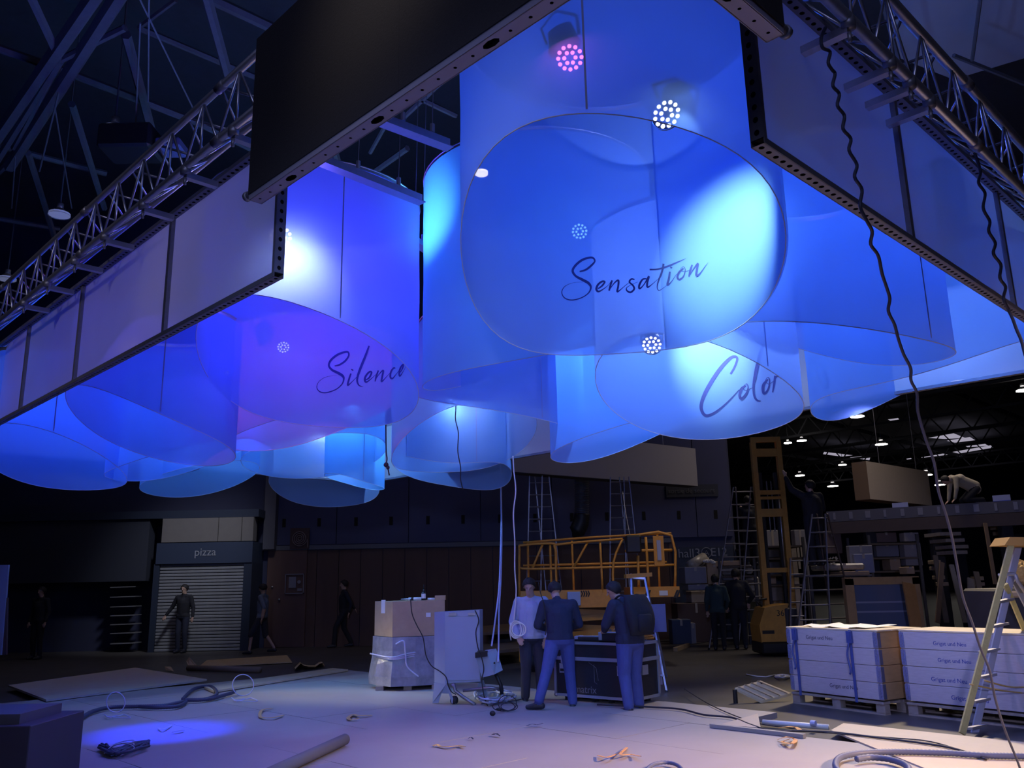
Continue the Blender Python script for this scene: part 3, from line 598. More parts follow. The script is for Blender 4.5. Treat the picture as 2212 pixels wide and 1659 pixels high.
def person(name_label, loc, rz, top, legs, pose, hair=HAIR, voxel=.014, h=1.0, bulk=1.0, shoe=SHOE, tall=True, hem=.88, short=False, extra=None, sleeves=True, shorts=False):
    """pose: dict of joints in metres, local frame (x right, y forward, z up)"""
    J = dict(pel=(0, 0, .96), che=(0, 0, 1.27), nek=(0, 0, 1.47), hed=(0, .015, 1.612), look=(0, 1, -.05),
             ls=(-.185, 0, 1.41), le=(-.24, -.03, 1.13), lw=(-.25, .06, .89), rs=(.185, 0, 1.41), re=(.24, -.03, 1.13), rw=(.25, .06, .89),
             lh=(-.09, 0, .92), lk=(-.10, .03, .50), la=(-.10, -.01, .09), rh=(.09, 0, .92), rk=(.10, .03, .50), ra=(.10, -.01, .09), lf=(0, 1), rf=(0, 1), lp=(0, .3, -1), rp=(0, .3, -1))
    J.update(pose); J = {k: V(v) if len(v) == 3 else V((v[0], v[1], 0)) for k, v in J.items()}
    P = []  # primitives: kind, a, b, r0, r1, material index (0 skin, 1 top, 2 legs, 3 shoe)
    def C(a, b, r0, r1, m_): P.append(('c', V(a), V(b), r0, r1, m_))
    def E(c, r, m_): P.append(('e', V(c), V(r), 0, 0, m_))
    k = bulk
    C(J['pel'], J['che'], .135*k, .15*k, 1); C(J['pel']+V((-.05, 0, -.02)), J['pel']+V((.05, 0, -.02)), .13*k, .13*k, 2 if hem > .9 else 1)
    C(J['pel']+V((-.05, 0, .07)), J['che']+V((-.06, 0, 0)), .118*k, .125*k, 1); C(J['pel']+V((.05, 0, .07)), J['che']+V((.06, 0, 0)), .118*k, .125*k, 1)
    C(J['che']+V((-.07, 0, .03)), J['ls']+V((.03, 0, -.02)), .12*k, .07*k, 1); C(J['che']+V((.07, 0, .03)), J['rs']+V((-.03, 0, -.02)), .12*k, .07*k, 1)
    C(J['che'], (J['nek']*.75+J['che']*.25), .125*k, .07, 1); C(J['nek']-V((0, 0, .05)), J['nek'], .075, .064, 1)
    C(J['nek'], J['hed']-V((0, 0, .05)), .058, .058, 0)
    C(J['nek']-V((0, 0, .03)), J['ls']+V((.03, 0, .0)), .058, .058*k, 1); C(J['nek']-V((0, 0, .03)), J['rs']+V((-.03, 0, .0)), .058, .058*k, 1)
    for s_ in 'lr':
        C(J[s_+'s'], J[s_+'e'], .068*k, .056*k, 4); e = J[s_+'e']; w_ = J[s_+'w']
        C(e, e+(w_-e)*.9, .053*k, .040*k, 4 if sleeves else 0); C(e+(w_-e)*.88, w_, .029, .027, 0)
        pd = J[s_+'p'].normalized(); side = V((1 if s_ == 'l' else -1, 0, 0)); side = (side-pd*side.dot(pd)); side = side.normalized() if side.length > .1 else V((0, 1, 0))
        nrm = pd.cross(side).normalized()
        for q, ll in ((-.03, .062), (-.01, .072), (.01, .07), (.029, .055)):
            b0_ = w_+pd*.085+side*(-q); C(w_+pd*.02+side*(-q*.6), b0_, .017, .015, 0)
            m1 = b0_+pd*ll*.5+nrm*.004; C(b0_, m1, .0105, .0098, 0); C(m1, m1+pd*ll*.42+nrm*(.016 if s_ == 'l' else -.016), .0098, .0085, 0)
        t0 = w_+pd*.03+side*.026; t1_ = t0+pd*.035+side*.026; C(t0, t1_, .014, .012, 0); C(t1_, t1_+pd*.032+side*.006, .0115, .0095, 0)
        C(J[s_+'h'], J[s_+'k'], .100*k, .070*k, 2); cut_ = J[s_+'a']+V((0, 0, .03))
        if shorts: kk = J[s_+'k']; C(kk, cut_, .05, .034, 0); C(J[s_+'h'], kk+(kk-J[s_+'h'])*.1, .098*k, .078*k, 2)
        else: C(J[s_+'k'], cut_, .069*k, .058*k, 2)
        f = V((J[s_+'f'].x, J[s_+'f'].y, 0)).normalized(); a = J[s_+'a']
        C(a-V((0, 0, .04))-f*.035, a-V((0, 0, .045))+f*.07, .045, .042, 3); C(a-V((0, 0, .045))+f*.05, a-V((0, 0, .055))+f*.155, .042, .032, 3)
    lk = J['look'].normalized(); hd = J['hed']; up = V((0, 0, 1)); up = (up-lk*up.dot(lk)).normalized(); sd = lk.cross(up).normalized()
    C(hd+up*.035-lk*.022, hd+up*.03+lk*.012, .086, .080, 0); C(hd-up*.01+lk*.01, hd-up*.055+lk*.035, .068, .046, 0)
    C(hd-up*.055+lk*.03, hd-up*.082+lk*.058, .042, .026, 0)                                    # jaw and chin
    C(hd+up*.022+lk*.086, hd-up*.014+lk*.106, .009, .013, 0)                                   # nose
    C(hd+up*.032+lk*.078-sd*.03, hd+up*.032+lk*.078+sd*.03, .014, .014, 0)                     # brow
    C(hd-up*.038+lk*.074-sd*.016, hd-up*.038+lk*.074+sd*.016, .011, .011, 0)                   # lips
    for q in (-1, 1): C(hd+sd*(.078*q)+up*.012, hd+sd*(.08*q)-up*.02, .015, .011, 0)           # ears
    if extra: extra(C, J)
    g = G()
    for p in P: caps(g, p[1], p[2], p[3], p[4], 12 if p[3] > .03 else 8)
    t = root('person', name_label, 'person', loc, rz, scale=h)
    o = make('body', g, [SKIN, top, legs, shoe])
    md = o.modifiers.new('r', 'REMESH'); md.mode = 'VOXEL'; md.voxel_size = voxel; md.use_smooth_shade = True
    m2 = o.modifiers.new('s', 'SMOOTH'); m2.factor = .5; m2.iterations = 3 if voxel < .012 else 2
    dg = bpy.context.evaluated_depsgraph_get(); me = bpy.data.meshes.new_from_object(o.evaluated_get(dg)); o.modifiers.clear(); old = o.data; o.data = me; bpy.data.meshes.remove(old)
    me.name = 'body'; n = len(me.polygons); cs = np.empty(n*3); me.polygons.foreach_get('center', cs); cs = cs.reshape(-1, 3)
    best = np.full(n, 1e9); idx = np.zeros(n, int)
    for p in P:
        a = np.array(p[1]); b = np.array(p[2]); ab = b-a; L = max(1e-9, ab@ab); tt = np.clip(((cs-a)@ab)/L, 0, 1)
        dd = np.linalg.norm(cs-(a+tt[:, None]*ab), axis=1)-(p[3]+(p[4]-p[3])*tt)
        m_ = dd < best; best[m_] = dd[m_]; idx[m_] = p[5]
    body = (idx == 1) | (idx == 2)
    if hem > 0: idx[body] = np.where(cs[body][:, 2] > hem, 1, 2)
    idx[idx == 4] = 1
    while len(me.materials) < 4: me.materials.append(None)
    for i, mm in enumerate((SKIN, top, legs, shoe)): me.materials[i] = mm
    me.polygons.foreach_set('material_index', idx.astype(np.int32)); me.polygons.foreach_set('use_smooth', [True]*n); me.update()
    o.parent = t
    # hair: cap over crown and back, cut away at the face
    g = G(); N, M_ = 20, 10; pts = []
    for j in range(M_+1):
        ph = PI*.5-(PI*.80)*j/M_
        for i in range(N):
            a = 2*PI*i/N; front = max(0, math.cos(a)); pj = ph+(1.12*front+.12*abs(math.sin(a)))*(j/M_)*1.25
            rr = 1+.045*math.sin(5*a+j)+.03*math.sin(9*a-2*j)
            pts.append(hd+up*.030-lk*.008+(lk*math.cos(a)*.108+sd*math.sin(a)*.098)*math.cos(pj)*rr+up*(.101*math.sin(pj)*rr))
    g.add(pts, [(j*N+i, j*N+(i+1) % N, j*N+N+(i+1) % N, j*N+N+i) for j in range(M_) for i in range(N)]); make('hair', g, hair, t, True)
    for q in (-1, 1):
        g = G(); g.ell(hd+sd*(.030*q)+up*.016+lk*.083, (.009, .009, .006), 8, 5); make('eye', g, mat('eye', (.05, .04, .05), .3), t, True)
    return t
F0 = lambda px, py: at_z(px, py, 0)
PZ = .06
# three people around the flight case
p = at_Y(1150, 1400, 12.0); p.z = 0
person('person in light grey blue fleece and dark trousers, hand in pocket, looking down', p, PI+.12, GREYT, DTR,
  dict(look=(.22, 1, -.42), hed=(.03, .05, 1.62), le=(-.28, -.07, 1.12), lw=(-.21, .08, .90), lp=(.5, .25, -1), re=(.27, -.06, 1.13), rw=(.22, .10, .93), rp=(-.3, .6, -.7), la=(-.11, -.02, .09), ra=(.12, .02, .09)), voxel=.0105, h=.94, hem=.90, bulk=1.12)
p = at_z(1185, 1500, PZ); p = V((p.x, p.y, 0))
def stand2(C, J): pass
person('person seen from behind in navy sweater and jeans with one foot on the boards', (at_Y(1210, 1400, 11.32).x, 11.32, 0), .12, NAVY, JEAN,
  dict(look=(-.25, 1, -.8), hed=(-.02, .16, 1.58), nek=(-.01, .09, 1.45), che=(0, .05, 1.25), ls=(-.20, .04, 1.39), rs=(.20, .04, 1.39), le=(-.29, .08, 1.12), lw=(-.13, .28, 1.06), lp=(.6, .5, 0), re=(.29, .08, 1.12), rw=(.14, .28, 1.05), rp=(-.6, .5, 0),
       lh=(-.09, .0, .92), lk=(-.21, -.10, .53), la=(-.35, -.28, .155), rh=(.09, 0, .92), rk=(.13, .05, .5), ra=(.15, .0, .09), lf=(-1, .25), rf=(.3, 1)), voxel=.0105, h=.93, hem=.93, bulk=1.12)
p = at_Y(1362, 1400, 10.93); p.z = 0
person('person with dark jacket and jeans bending forward, wearing a black backpack', p, .55, NAVY, JEAN,
  dict(look=(-.95, .55, -.45), hed=(-.10, .17, 1.56), nek=(-.04, .09, 1.44), che=(0, .03, 1.24), ls=(-.20, .06, 1.38), rs=(.19, .02, 1.38), le=(-.27, .16, 1.13), lw=(-.16, .34, 1.05), lp=(.4, .8, -.2), re=(.24, .12, 1.12), rw=(.15, .32, 1.06), rp=(-.4, .8, -.1),
       la=(-.10, -.03, .09), ra=(.13, .04, .09), rk=(.12, .08, .5)), voxel=.0105, h=.93, hem=.89, bulk=1.22)
# backpack on the third person's back
bp_root = root('backpack', 'black backpack worn on the back of the bending person', 'backpack', p, .55, scale=.95)
g = G(); n = 14; P_ = []
for j in range(9):
    z = .98+.50*j/8; q = math.sin(PI*min(1, (j+.6)/9.2)); w_ = .15+.035*q; dpt = .05+.14*q*(1-.25*j/8); lean = .03+.10*(j/8)**1.5
    for i in range(n):
        a = 2*PI*i/n; cx, cy = math.cos(a), math.sin(a); e = .62
        P_.append((.02+w_*1.12*math.copysign(abs(cx)**e, cx), -.225+lean+dpt*.5*math.copysign(abs(cy)**e, cy)-dpt*.25, z))
g.add(P_, [(j*n+i, j*n+(i+1) % n, j*n+n+(i+1) % n, j*n+n+i) for j in range(8) for i in range(n)]+[tuple(range(n-1, -1, -1)), tuple(range(8*n, 9*n))]); BPM = cloth('backpack_nylon', (.012, .013, .02)); make('bag', g, BPM, bp_root, True)
g = G(); g.tube(smoothpath([(-.11, -.16, 1.42), (-.13, -.02, 1.475), (-.14, .12, 1.40), (-.15, .15, 1.25), (-.16, .06, 1.1), (-.14, -.08, 1.02)]), .014, 6); make('strap', g, BPM, bp_root, True)
g = G(); g.tube(smoothpath([(.14, -.16, 1.42), (.13, -.02, 1.475), (.13, .11, 1.40), (.15, .14, 1.25), (.17, .06, 1.1), (.15, -.08, 1.02)]), .014, 6); make('strap', g, BPM, bp_root, True)
g = G(); g.bbox(-.09, -.335, 1.02, .12, -.27, 1.24, .02); make('front_pocket', g, BPM, bp_root, True)
# walkers in the dim left part
walk = dict(lk=(-.10, .22, .53), la=(-.10, .26, .10), rk=(.10, -.06, .50), ra=(.10, -.30, .14), le=(-.25, -.14, 1.14), lw=(-.25, -.10, .90), re=(.25, .08, 1.14), rw=(.25, .22, .95))
person('person in open dark jacket over pale shirt standing before the roller shutter', F0(390, 1411), PI-.2, BLKC, DTR,
  dict(le=(-.27, -.02, 1.13), lw=(-.31, .05, .9), re=(.34, -.02, 1.16), rw=(.47, .05, .95), rp=(.5, .3, -1)), voxel=.016, hem=.9,
  extra=lambda C, J: None)
person('person in short sleeved grey shirt and shorts walking left past the wooden door', F0(563, 1414), PI/2-.1, GRTEE, cloth('dark_shorts', (.04, .04, .05)), dict(walk, look=(0, 1, -.35)), voxel=.016, sleeves=False, shorts=True, h=.98, hem=.9)
person('person all in black striding before the brown wood wall', F0(741, 1399), PI/2+.35, BLKC, BLKC, dict(walk, rk=(.10, -.02, .5), ra=(.1, -.22, .1), re=(.28, -.16, 1.16), rw=(.30, -.34, .98), rp=(0, -.5, -1)), voxel=.016, h=1.02, hem=.9)
person('person standing in deep shadow at far left by the white panel', F0(76, 1425), PI-.3, BLKC, BLKC, {}, voxel=.018, hem=.9)
# pair looking up at the stacker
person('person in dark green jacket seen from behind, left of the pair by the stacker', F0(1556, 1405), -.35, TEALC, BLKC, dict(look=(.15, 1, .25), re=(.26, .02, 1.12), rw=(.18, .18, .93), rp=(-.3, .6, -.5)), voxel=.016, h=.98, hem=.86)
person('taller person all in black seen from behind, right of the pair by the stacker', F0(1602, 1403), -.1, BLKC, BLKC, dict(look=(.35, 1, .2), le=(-.31, -.02, 1.14), lw=(-.24, .12, .93), re=(.33, -.01, 1.14), rw=(.26, .14, 1.0)), voxel=.016, h=1.05, bulk=1.1, hem=.86)
# person on the ladder reaching up
pl = at_Y(1766, 1212, 17.2)
person('person in black on the tall ladder, one arm raised to the roof post', (pl.x, pl.y, pl.z-.1), .25, BLKC, BLKC, dict(look=(-.6, 1, .2), ls=(-.19, 0, 1.41), le=(-.37, .10, 1.55), lw=(-.45, .16, 1.82), lp=(-.1, .2, 1), rw=(.22, .25, 1.15), re=(.27, .05, 1.15)), voxel=.016, h=.98, hem=.86, bulk=1.25)
pm = at_Y(1624, 1196, 21.6)
person('person in black on the folding ladder left of the stacker mast', (pm.x, pm.y, pm.z-.3), -.2, BLKC, BLKC, dict(le=(-.2, .2, 1.3), lw=(-.15, .35, 1.4), lp=(0, .5, 1), re=(.22, .2, 1.25), rw=(.18, .34, 1.3), rp=(0, .5, 1)), voxel=.018, h=1.0, hem=.86)
# person kneeling on the mezzanine
pk = at_z(2085, 1091, 3.26)
person('person in sand coloured shirt crouching on the raised deck', (pk.x, pk.y, pk.z), PI/2-.1, SAND, BLKC,
  dict(pel=(0, -.28, .40), che=(0, .06, .62), nek=(0, .24, .70), hed=(0, .38, .62), look=(0, .7, -.7), ls=(-.18, .20, .66), rs=(.18, .20, .66), le=(-.22, .24, .38), lw=(-.20, .30, .14), re=(.22, .24, .38), rw=(.2, .30, .14), lp=(0, .6, -.6), rp=(0, .6, -.6),
       lh=(-.09, -.28, .38), rh=(.09, -.28, .38), lk=(-.12, .02, .12), rk=(.12, .02, .12), la=(-.12, -.38, .09), ra=(.12, -.38, .09)), voxel=.018, hem=.0, h=1.0)
# ================================================================ stage boards
BRD = mat('pale_board', (.37, .35, .345), .55, noise=.10, nscale=1.6, bump=.05); BRD2 = mat('board_edge', (.36, .30, .24), .8)
P0 = at_z(745, 1447, PZ); P0 = V((P0.x, P0.y, 0)); UU = -(-N2)  # toward near right along the far edge
UU = N2; VV = -N1
sb = root('stage_floor', 'raised stage floor of pale boards covering the foreground', 'stage floor', P0, world=True)
q = at_z(1640, 1547, PZ)-P0; lim = q.dot(UU)
k = 0
for j in range(10):
    v0 = j*1.24; off = -1.22 if j % 2 else 0; u0 = off
    while u0 < 15:
        a = max(u0, -.0); b = min(u0+2.44, lim+.02 if j == 0 else 15)
        if b-a > .15:
            g = G(); z = PZ-.0015*((k*7) % 3)
            g.ob(P0+UU*((a+b)/2)+VV*(v0+.62)+UZ*(z/2+.001), UU*((b-a)/2-.0022), VV*.6178, UZ*(z/2))
            make('board', g, BRD, sb); k += 1
        u0 += 2.44
# extra loose boards at the far edge
def board(label, px, z, th=.018, m_=BRD, name='loose_board', group=None):
    pts = [at_z(x, y, z) for x, y in px]; c = sum(pts, V((0, 0, 0)))/len(pts); r = root(name, label, 'board', (c.x, c.y, z-th), group=group, world=True)
    n = len(pts); g = G()
    if sum((pts[i].x*pts[(i+1) % n].y-pts[(i+1) % n].x*pts[i].y) for i in range(n)) < 0: pts.reverse()
    g.prism([p-UZ*th for p in pts], UZ*th); make('sheet', g, m_, r); return r
board('large pale board lying beyond the stage floor at left', [(18, 1480), (292, 1442), (447, 1467), (100, 1511)], .10, .03, mat('board_tan', (.50, .43, .37), .6, noise=.1))
board('long narrow tan plank along the far left edge of the stage', [(440, 1483), (718, 1443), (752, 1446), (462, 1492)], .10, .03, mat('board_sand', (.52, .45, .33), .6, noise=.12))
board('pale board flush with the stage floor in front of the wooden crates', [(1795, 1577), (1822, 1562), (2300, 1612), (2460, 1720), (2000, 1660)], PZ+.012, .016, mat('board_warm', (.60, .50, .38), .6, noise=.1))
board('small triangular offcut board by the corner of the stage', [(1552, 1566), (1637, 1541), (1643, 1571)], PZ+.03, .012, mat('board_tan', (.5, .43, .37)))
g = G(); a = at_z(1536, 1567, PZ+.02); b = at_z(1738, 1590, PZ+.02); u = (b-a).normalized(); g.ob((a+b)/2, u*((b-a).length/2), u.cross(UZ)*.03, UZ*.018)
tag(make('batten', g, mat('grey_batten', (.33, .33, .33), .6)), 'grey batten lying on the boards near the stage corner', 'batten')
# dark cube lower left
g = G(); pA = at_z(62, 1700, 0); g = G()
r = root('dark_crate', 'dark grey box cut off by the left edge of the picture', 'box', (at_z(30, 1700, 0).x, at_z(30, 1700, 0).y, PZ), world=True)
Yb = 6.6; a = at_Y(66, 1568, Yb); z1 = a.z; g.bbox(a.x-1.0, Yb, PZ, a.x, Yb+.8, z1, .006); make('box', g, mat('dark_grey_board', (.07, .065, .08), .7), r)
g = G(); g.box(a.x-1.0, Yb+.1, z1, a.x-.14, Yb+.7, z1+.07); make('lid', g, mat('grey_lid', (.15, .15, .17), .7), r)
# white leaning panel at far left
r = root('display_board', 'tall pale panel standing at the left edge', 'panel', at_z(-20, 1420, 0), world=True)
a = at_Y(18, 1220, 13.5); b = at_Y(3, 1415, 13.5); g = G(); g.prism([V((a.x-1.2, 13.5, b.z)), V((b.x, 13.5, b.z)), V((a.x, 13.5, a.z)), V((a.x-1.2, 13.5, a.z))], (0, .04, 0)); make('sheet', g, mat('pale_panel', (.42, .44, .55), .6), r)
g = G(); g.prism([V((b.x, 13.52, b.z)), V((b.x+.06, 13.52, b.z)), V((a.x+.03, 13.52, a.z-.5)), V((a.x, 13.52, a.z-.5))], (0, .04, 0)); make('edge_strip', g, WD, r)
# ================================================================ hanging and lying cables
def cab(name, label, pts, r, m_, cat='cable', n=7, k=6, group=None):
    g = G(); g.tube(smoothpath(pts, k), r, n); return tag(make(name, g, m_, None, True), label, cat, group)
def wavy(pxs, Y0, Y1, amp, waves):
    base = smoothpath([at_Y(x, y, Y0+(Y1-Y0)*i/(len(pxs)-1)) for i, (x, y) in enumerate(pxs)], 14); L = len(base)
    return base
c1 = [(1783, 60), (1774, 82), (1777, 103), (1793, 112), (1789, 135), (1797, 150), (1804, 160), (1799, 185), (1813, 203), (1809, 228), (1824, 250), (1821, 278), (1838, 300), (1834, 325), (1851, 356), (1846, 382), (1862, 410), (1858, 445), (1873, 478), (1884, 500), (1881, 528), (1897, 552), (1905, 590), (1915, 620), (1922, 645), (1919, 672), (1932, 700), (1940, 730), (1952, 765), (1967, 795), (1968, 822), (1981, 850), (1983, 890), (2000, 950), (2018, 1000), (2027, 1060), (2043, 1110), (2056, 1160), (2067, 1220), (2080, 1290), (2100, 1345), (2118, 1400), (2138, 1450), (2150, 1510), (2172, 1580), (2200, 1650), (2215, 1700)]
def on_wall(px, py, b=W2+.10):
    d = ray(px, py); t = b/d.dot(N2); return EYE.y+d.y*t
_y1 = on_wall(1873, 478); _y2 = at_z(2215, 1700, PZ).y
YC = [on_wall(x, y) if y < 480 else _y1+(_y2-_y1)*(y-478)/1222 for x, y in c1]
cab('hanging_cable', 'thick crinkled dark cable hanging from the right truss down to the floor', [at_Y(x, y, YC[i]) for i, (x, y) in enumerate(c1)], .0085, mat('cable_blue', (.05, .055, .085), .5), n=8, k=5)
c2 = [(2105, 330), (2118, 370), (2114, 395), (2128, 418), (2124, 450), (2138, 478), (2136, 500), (2150, 525), (2146, 548), (2162, 572), (2160, 600), (2172, 620), (2168, 645), (2178, 668), (2188, 690), (2196, 712), (2206, 735), (2214, 765), (2225, 800), (2240, 900)]
cab('hanging_cable', 'thinner crinkled dark cable hanging near the right edge', [at_Y(x, y, on_wall(x, y) if y < 660 else on_wall(2178, 668)) for x, y in c2], .010, CABLE, n=7)
cab('hanging_cable', 'thin dark cable hanging in front of the pale grey lilac tube', [at_Y(x, y, 10.75) for x, y in ((986, 740), (985, 872), (984, 905), (990, 935), (989, 975), (995, 1010), (995, 1035), (1000, 1057))], .007, BLACK)
r = root('knotted_cable', 'short knotted dark cable end between the bright blue sliver and the grey tube', 'cable', at_Y(835, 1005, 11.6), world=True)
g = G(); g.tube(smoothpath([at_Y(x, y, 11.6) for x, y in ((833, 880), (834, 968), (836, 990), (835, 1000), (838, 1012), (841, 1027))]), .01, 6); make('cable', g, BLACK, r, True)
g = G(); g.ell(at_Y(834, 1004, 11.6), (.035, .03, .035), 10, 7); g.ell(at_Y(838, 1010, 11.6), (.025, .02, .03), 8, 6); make('knot', g, BLACK, r, True)
ropeb = mat('pale_blue_rope', (.45, .5, .8), .6)
cab('hanging_rope', 'pale blue rope pair hanging down to the small grey box', [at_Y(x, y, 14.2-2.6*max(0, y-1050)/345) for x, y in ((1080, 760), (1082, 1050), (1083, 1120), (1081, 1200), (1078, 1270), (1071, 1330), (1062, 1395))], .012, ropeb)
cab('hanging_rope', 'second strand of the pale blue rope behind the small grey box', [at_Y(x, y, 14.3-2.6*max(0, y-1050)/345) for x, y in ((1082, 760), (1083, 1050), (1084, 1150), (1082, 1250), (1078, 1320), (1077, 1400), (1076, 1430))], .012, ropeb)
r = root('coiled_rope', 'white cord hanging down with a coil tied at its lower end', 'cord', at_Y(1112, 1350, 11.6), world=True)
g = G(); g.tube(smoothpath([at_Y(x, y, 11.6) for x, y in ((1108, 985), (1110, 1018), (1114, 1060), (1109, 1110), (1112, 1170), (1112, 1230), (1115, 1280), (1110, 1342))]), .010, 6); make('cord', g, CREAM, r, True)
g = G()
for i, (rx, ry, dx) in enumerate(((14, 18, 2), (16, 16, 4), (12, 19, -1), (15, 14, 6))):
    g.tube([at_Y(1115+dx+rx*math.cos(a/10*PI), 1360+ry*math.sin(a/10*PI), 11.6-.02*i) for a in range(20)], .0085, 6, True)
g.tube([at_Y(x, y, 11.6) for x, y in ((1103, 1345), (1101, 1365), (1104, 1383))], .0085, 6); make('coil', g, CREAM, r, True)
Lz = PZ+.015
def floorc(name, label, px, rr, m_, cat='cable', z=Lz, k=6, n=7):
    return cab(name, label, [at_z(x, y, z+rr) for x, y in px], rr, m_, cat, n, k)
floorc('floor_cable', 'black cable running over the stage edge toward the right foreground', [(1290, 1522), (1400, 1527), (1470, 1532), (1520, 1544), (1580, 1550), (1620, 1565), (1665, 1578), (1730, 1579), (1800, 1582), (1900, 1594), (1990, 1605), (2060, 1617), (2130, 1640)], .011, CABLE)
floorc('floor_cable', 'thin cable crossing the thick one near the stage corner', [(1478, 1488), (1530, 1520), (1585, 1545), (1640, 1563), (1700, 1572), (1800, 1584), (1930, 1594), (2010, 1602), (2090, 1625)], .006, CABLE)
HOSE = mat('grey_blue_conduit', (.12, .14, .24), .5, noise=.1)
def ribbed(name, label, px, rr, m_, z=Lz, k=8, closed=False):
    pts = smoothpath([at_z(x, y, z+rr) for x, y in px], k); out = []; rs = []; acc = 0
    fine = []
    for i in range(len(pts)-1):
        d = (pts[i+1]-pts[i]).length; n = max(1, int(d/.012))
        for j in range(n): fine.append(pts[i]+(pts[i+1]-pts[i])*(j/n))
    rs = [rr*(1 if i % 2 else .86) for i in range(len(fine))]; g = G(); g.tube(fine, rs, 10); return tag(make(name, g, m_, None, True), label, 'conduit')
ribbed('conduit_loop', 'thick ribbed conduit looping at the lower right', [(1850, 1640), (1880, 1636), (1920, 1640), (1955, 1652), (1963, 1668), (1930, 1685), (1860, 1682), (1815, 1668), (1805, 1650), (1820, 1634), (1870, 1626), (1950, 1624), (2050, 1627), (2130, 1632), (2220, 1634), (2320, 1640)], .026, HOSE)
ribbed('conduit_piece', 'short ribbed conduit end rising at the bottom edge', [(1385, 1675), (1410, 1652), (1440, 1647), (1465, 1654), (1480, 1672)], .016, HOSE)
ribbed('conduit_hose', 'dark ribbed hose snaking across the far left of the stage', [(50, 1562), (44, 1545), (58, 1541), (90, 1546), (130, 1555), (165, 1555), (200, 1537), (240, 1528), (300, 1526), (355, 1524), (400, 1515), (385, 1525), (340, 1528), (300, 1526)], .026, mat('dark_conduit', (.05, .055, .11), .5))
ribbed('conduit_hose', 'dark ribbed hose with a raised loop near the tape ring', [(395, 1510), (420, 1488), (455, 1483), (468, 1500), (440, 1511), (400, 1512), (450, 1510), (490, 1500), (508, 1494)], .026, mat('dark_conduit', (.05, .055, .11)))
for (x, y, rx, ry, tl, lab) in ((250, 1517, 20, 22, .4, 'left standing ring of clear plastic band'), (525, 1480, 23, 23, .1, 'right standing ring of clear plastic band')):
    Yd = at_z(x, y+ry, PZ).y; r = root('plastic_band', lab, 'plastic band', at_z(x, y+ry, PZ), group='rings of plastic strapping', world=True); g = G()
    g.tube([at_Y(x+rx*math.cos(a/14*PI), y+ry*math.sin(a/14*PI), Yd+.05*math.cos(a/14*PI)) for a in range(28)], .007, 6, True); make('ring', g, ropeb, r, True)
    g = G(); g.tube(smoothpath([at_z(x+(a*11) % 60-25, y+ry+4+(a*7) % 9, Lz+.01) for a in range(9)], 5), .006, 5); make('tail', g, ropeb, r, True)
r = root('cable_bundle', 'bundle of dark cable and clear wrap at the near edge of the blue light pool', 'cable bundle', at_z(265, 1615, PZ), world=True); g = G(); random.seed(3)
for i in range(9):
    g.tube(smoothpath([at_z(215+i*2+random.uniform(-4, 4), 1612+random.uniform(-5, 8), Lz+.02+.01*(i % 3)), at_z(245+random.uniform(-8, 8), 1622+random.uniform(-8, 6), Lz+.03), at_z(285+random.uniform(-8, 8), 1612+random.uniform(-8, 8), Lz+.04), at_z(322+random.uniform(-4, 2), 1603+random.uniform(-5, 9), Lz+.03)], 6), .014, 6)
make('cable', g, mat('dark_conduit', (.05, .055, .11)), r, True); g = G()
for i in range(3): g.tube(smoothpath([at_z(225, 1628-i*6, Lz+.01), at_z(250+i*9, 1606, Lz+.07), at_z(290, 1600+i*8, Lz+.05), at_z(240+i*10, 1632, Lz+.01)], 6), .005, 5)
make('wrap', g, ropeb, r, True)
# scraps of torn tape and wrap
TAPE = mat('yellow_strap', (.62, .43, .15), .5, noise=.2); TAPE2 = mat('orange_paper', (.72, .38, .14), .7, noise=.3, nscale=20); DSC = mat('dark_scrap', (.03, .035, .06), .7)
def strap(label, px, m_, wpx=.018, lift=.012):
    pts = smoothpath([at_z(x, y, PZ+.014+lift*(i % 2)) for i, (x, y) in enumerate(px)], 5); g = G(); L = []
    for i, p in enumerate(pts):
        a = pts[max(0, i-1)]; b = pts[min(len(pts)-1, i+1)]; t = (b-a).normalized(); s_ = t.cross(UZ)*wpx; L += [p+s_, p-s_, p+s_+UZ*.003, p-s_+UZ*.003]
    F = []
    for i in range(len(pts)-1): F += [(4*i, 4*i+1, 4*i+5, 4*i+4), (4*i+2, 4*i+6, 4*i+7, 4*i+3), (4*i, 4*i+4, 4*i+6, 4*i+2), (4*i+1, 4*i+3, 4*i+7, 4*i+5)]
    g.add(L, F); return tag(make('strap_scrap', g, m_), label, 'strap scrap', 'scraps of packing strap on the boards')
strap('dull yellow strap scrap in an L shape beyond the blue light pool', [(588, 1530), (566, 1534), (563, 1549), (590, 1550), (612, 1545)], TAPE)
strap('dull yellow strap with a loop in the centre left of the boards', [(803, 1545), (772, 1546), (764, 1543), (752, 1551), (760, 1555), (776, 1552)], TAPE, .022)
strap('yellow strap scrap with knobbed ends in the foreground centre', [(936, 1612), (944, 1608), (950, 1612), (970, 1613), (990, 1611), (1003, 1613)], TAPE, .017)
strap('orange strap coil scrap at the lower middle', [(1292, 1632), (1310, 1636), (1330, 1630), (1345, 1622), (1354, 1615), (1340, 1630), (1362, 1630), (1383, 1634)], TAPE2, .012, .03)
strap('crumpled orange strap scrap near the grey batten', [(1680, 1598), (1700, 1592), (1718, 1598), (1710, 1606), (1690, 1603), (1705, 1597)], TAPE2, .02, .03)
strap('pale orange scrap beside the thick cable at the stage corner', [(1682, 1573), (1705, 1570), (1718, 1571), (1728, 1577)], TAPE2, .022, .02)
strap('small grey scrap in the middle of the blue light pool', [(372, 1582), (385, 1579), (396, 1578)], mat('grey_scrap', (.3, .3, .3), .7), .015)
strap('thin pale scrap above the grey one in the blue light pool', [(342, 1573), (352, 1576), (372, 1566)], mat('pale_scrap', (.5, .5, .5), .7), .008)
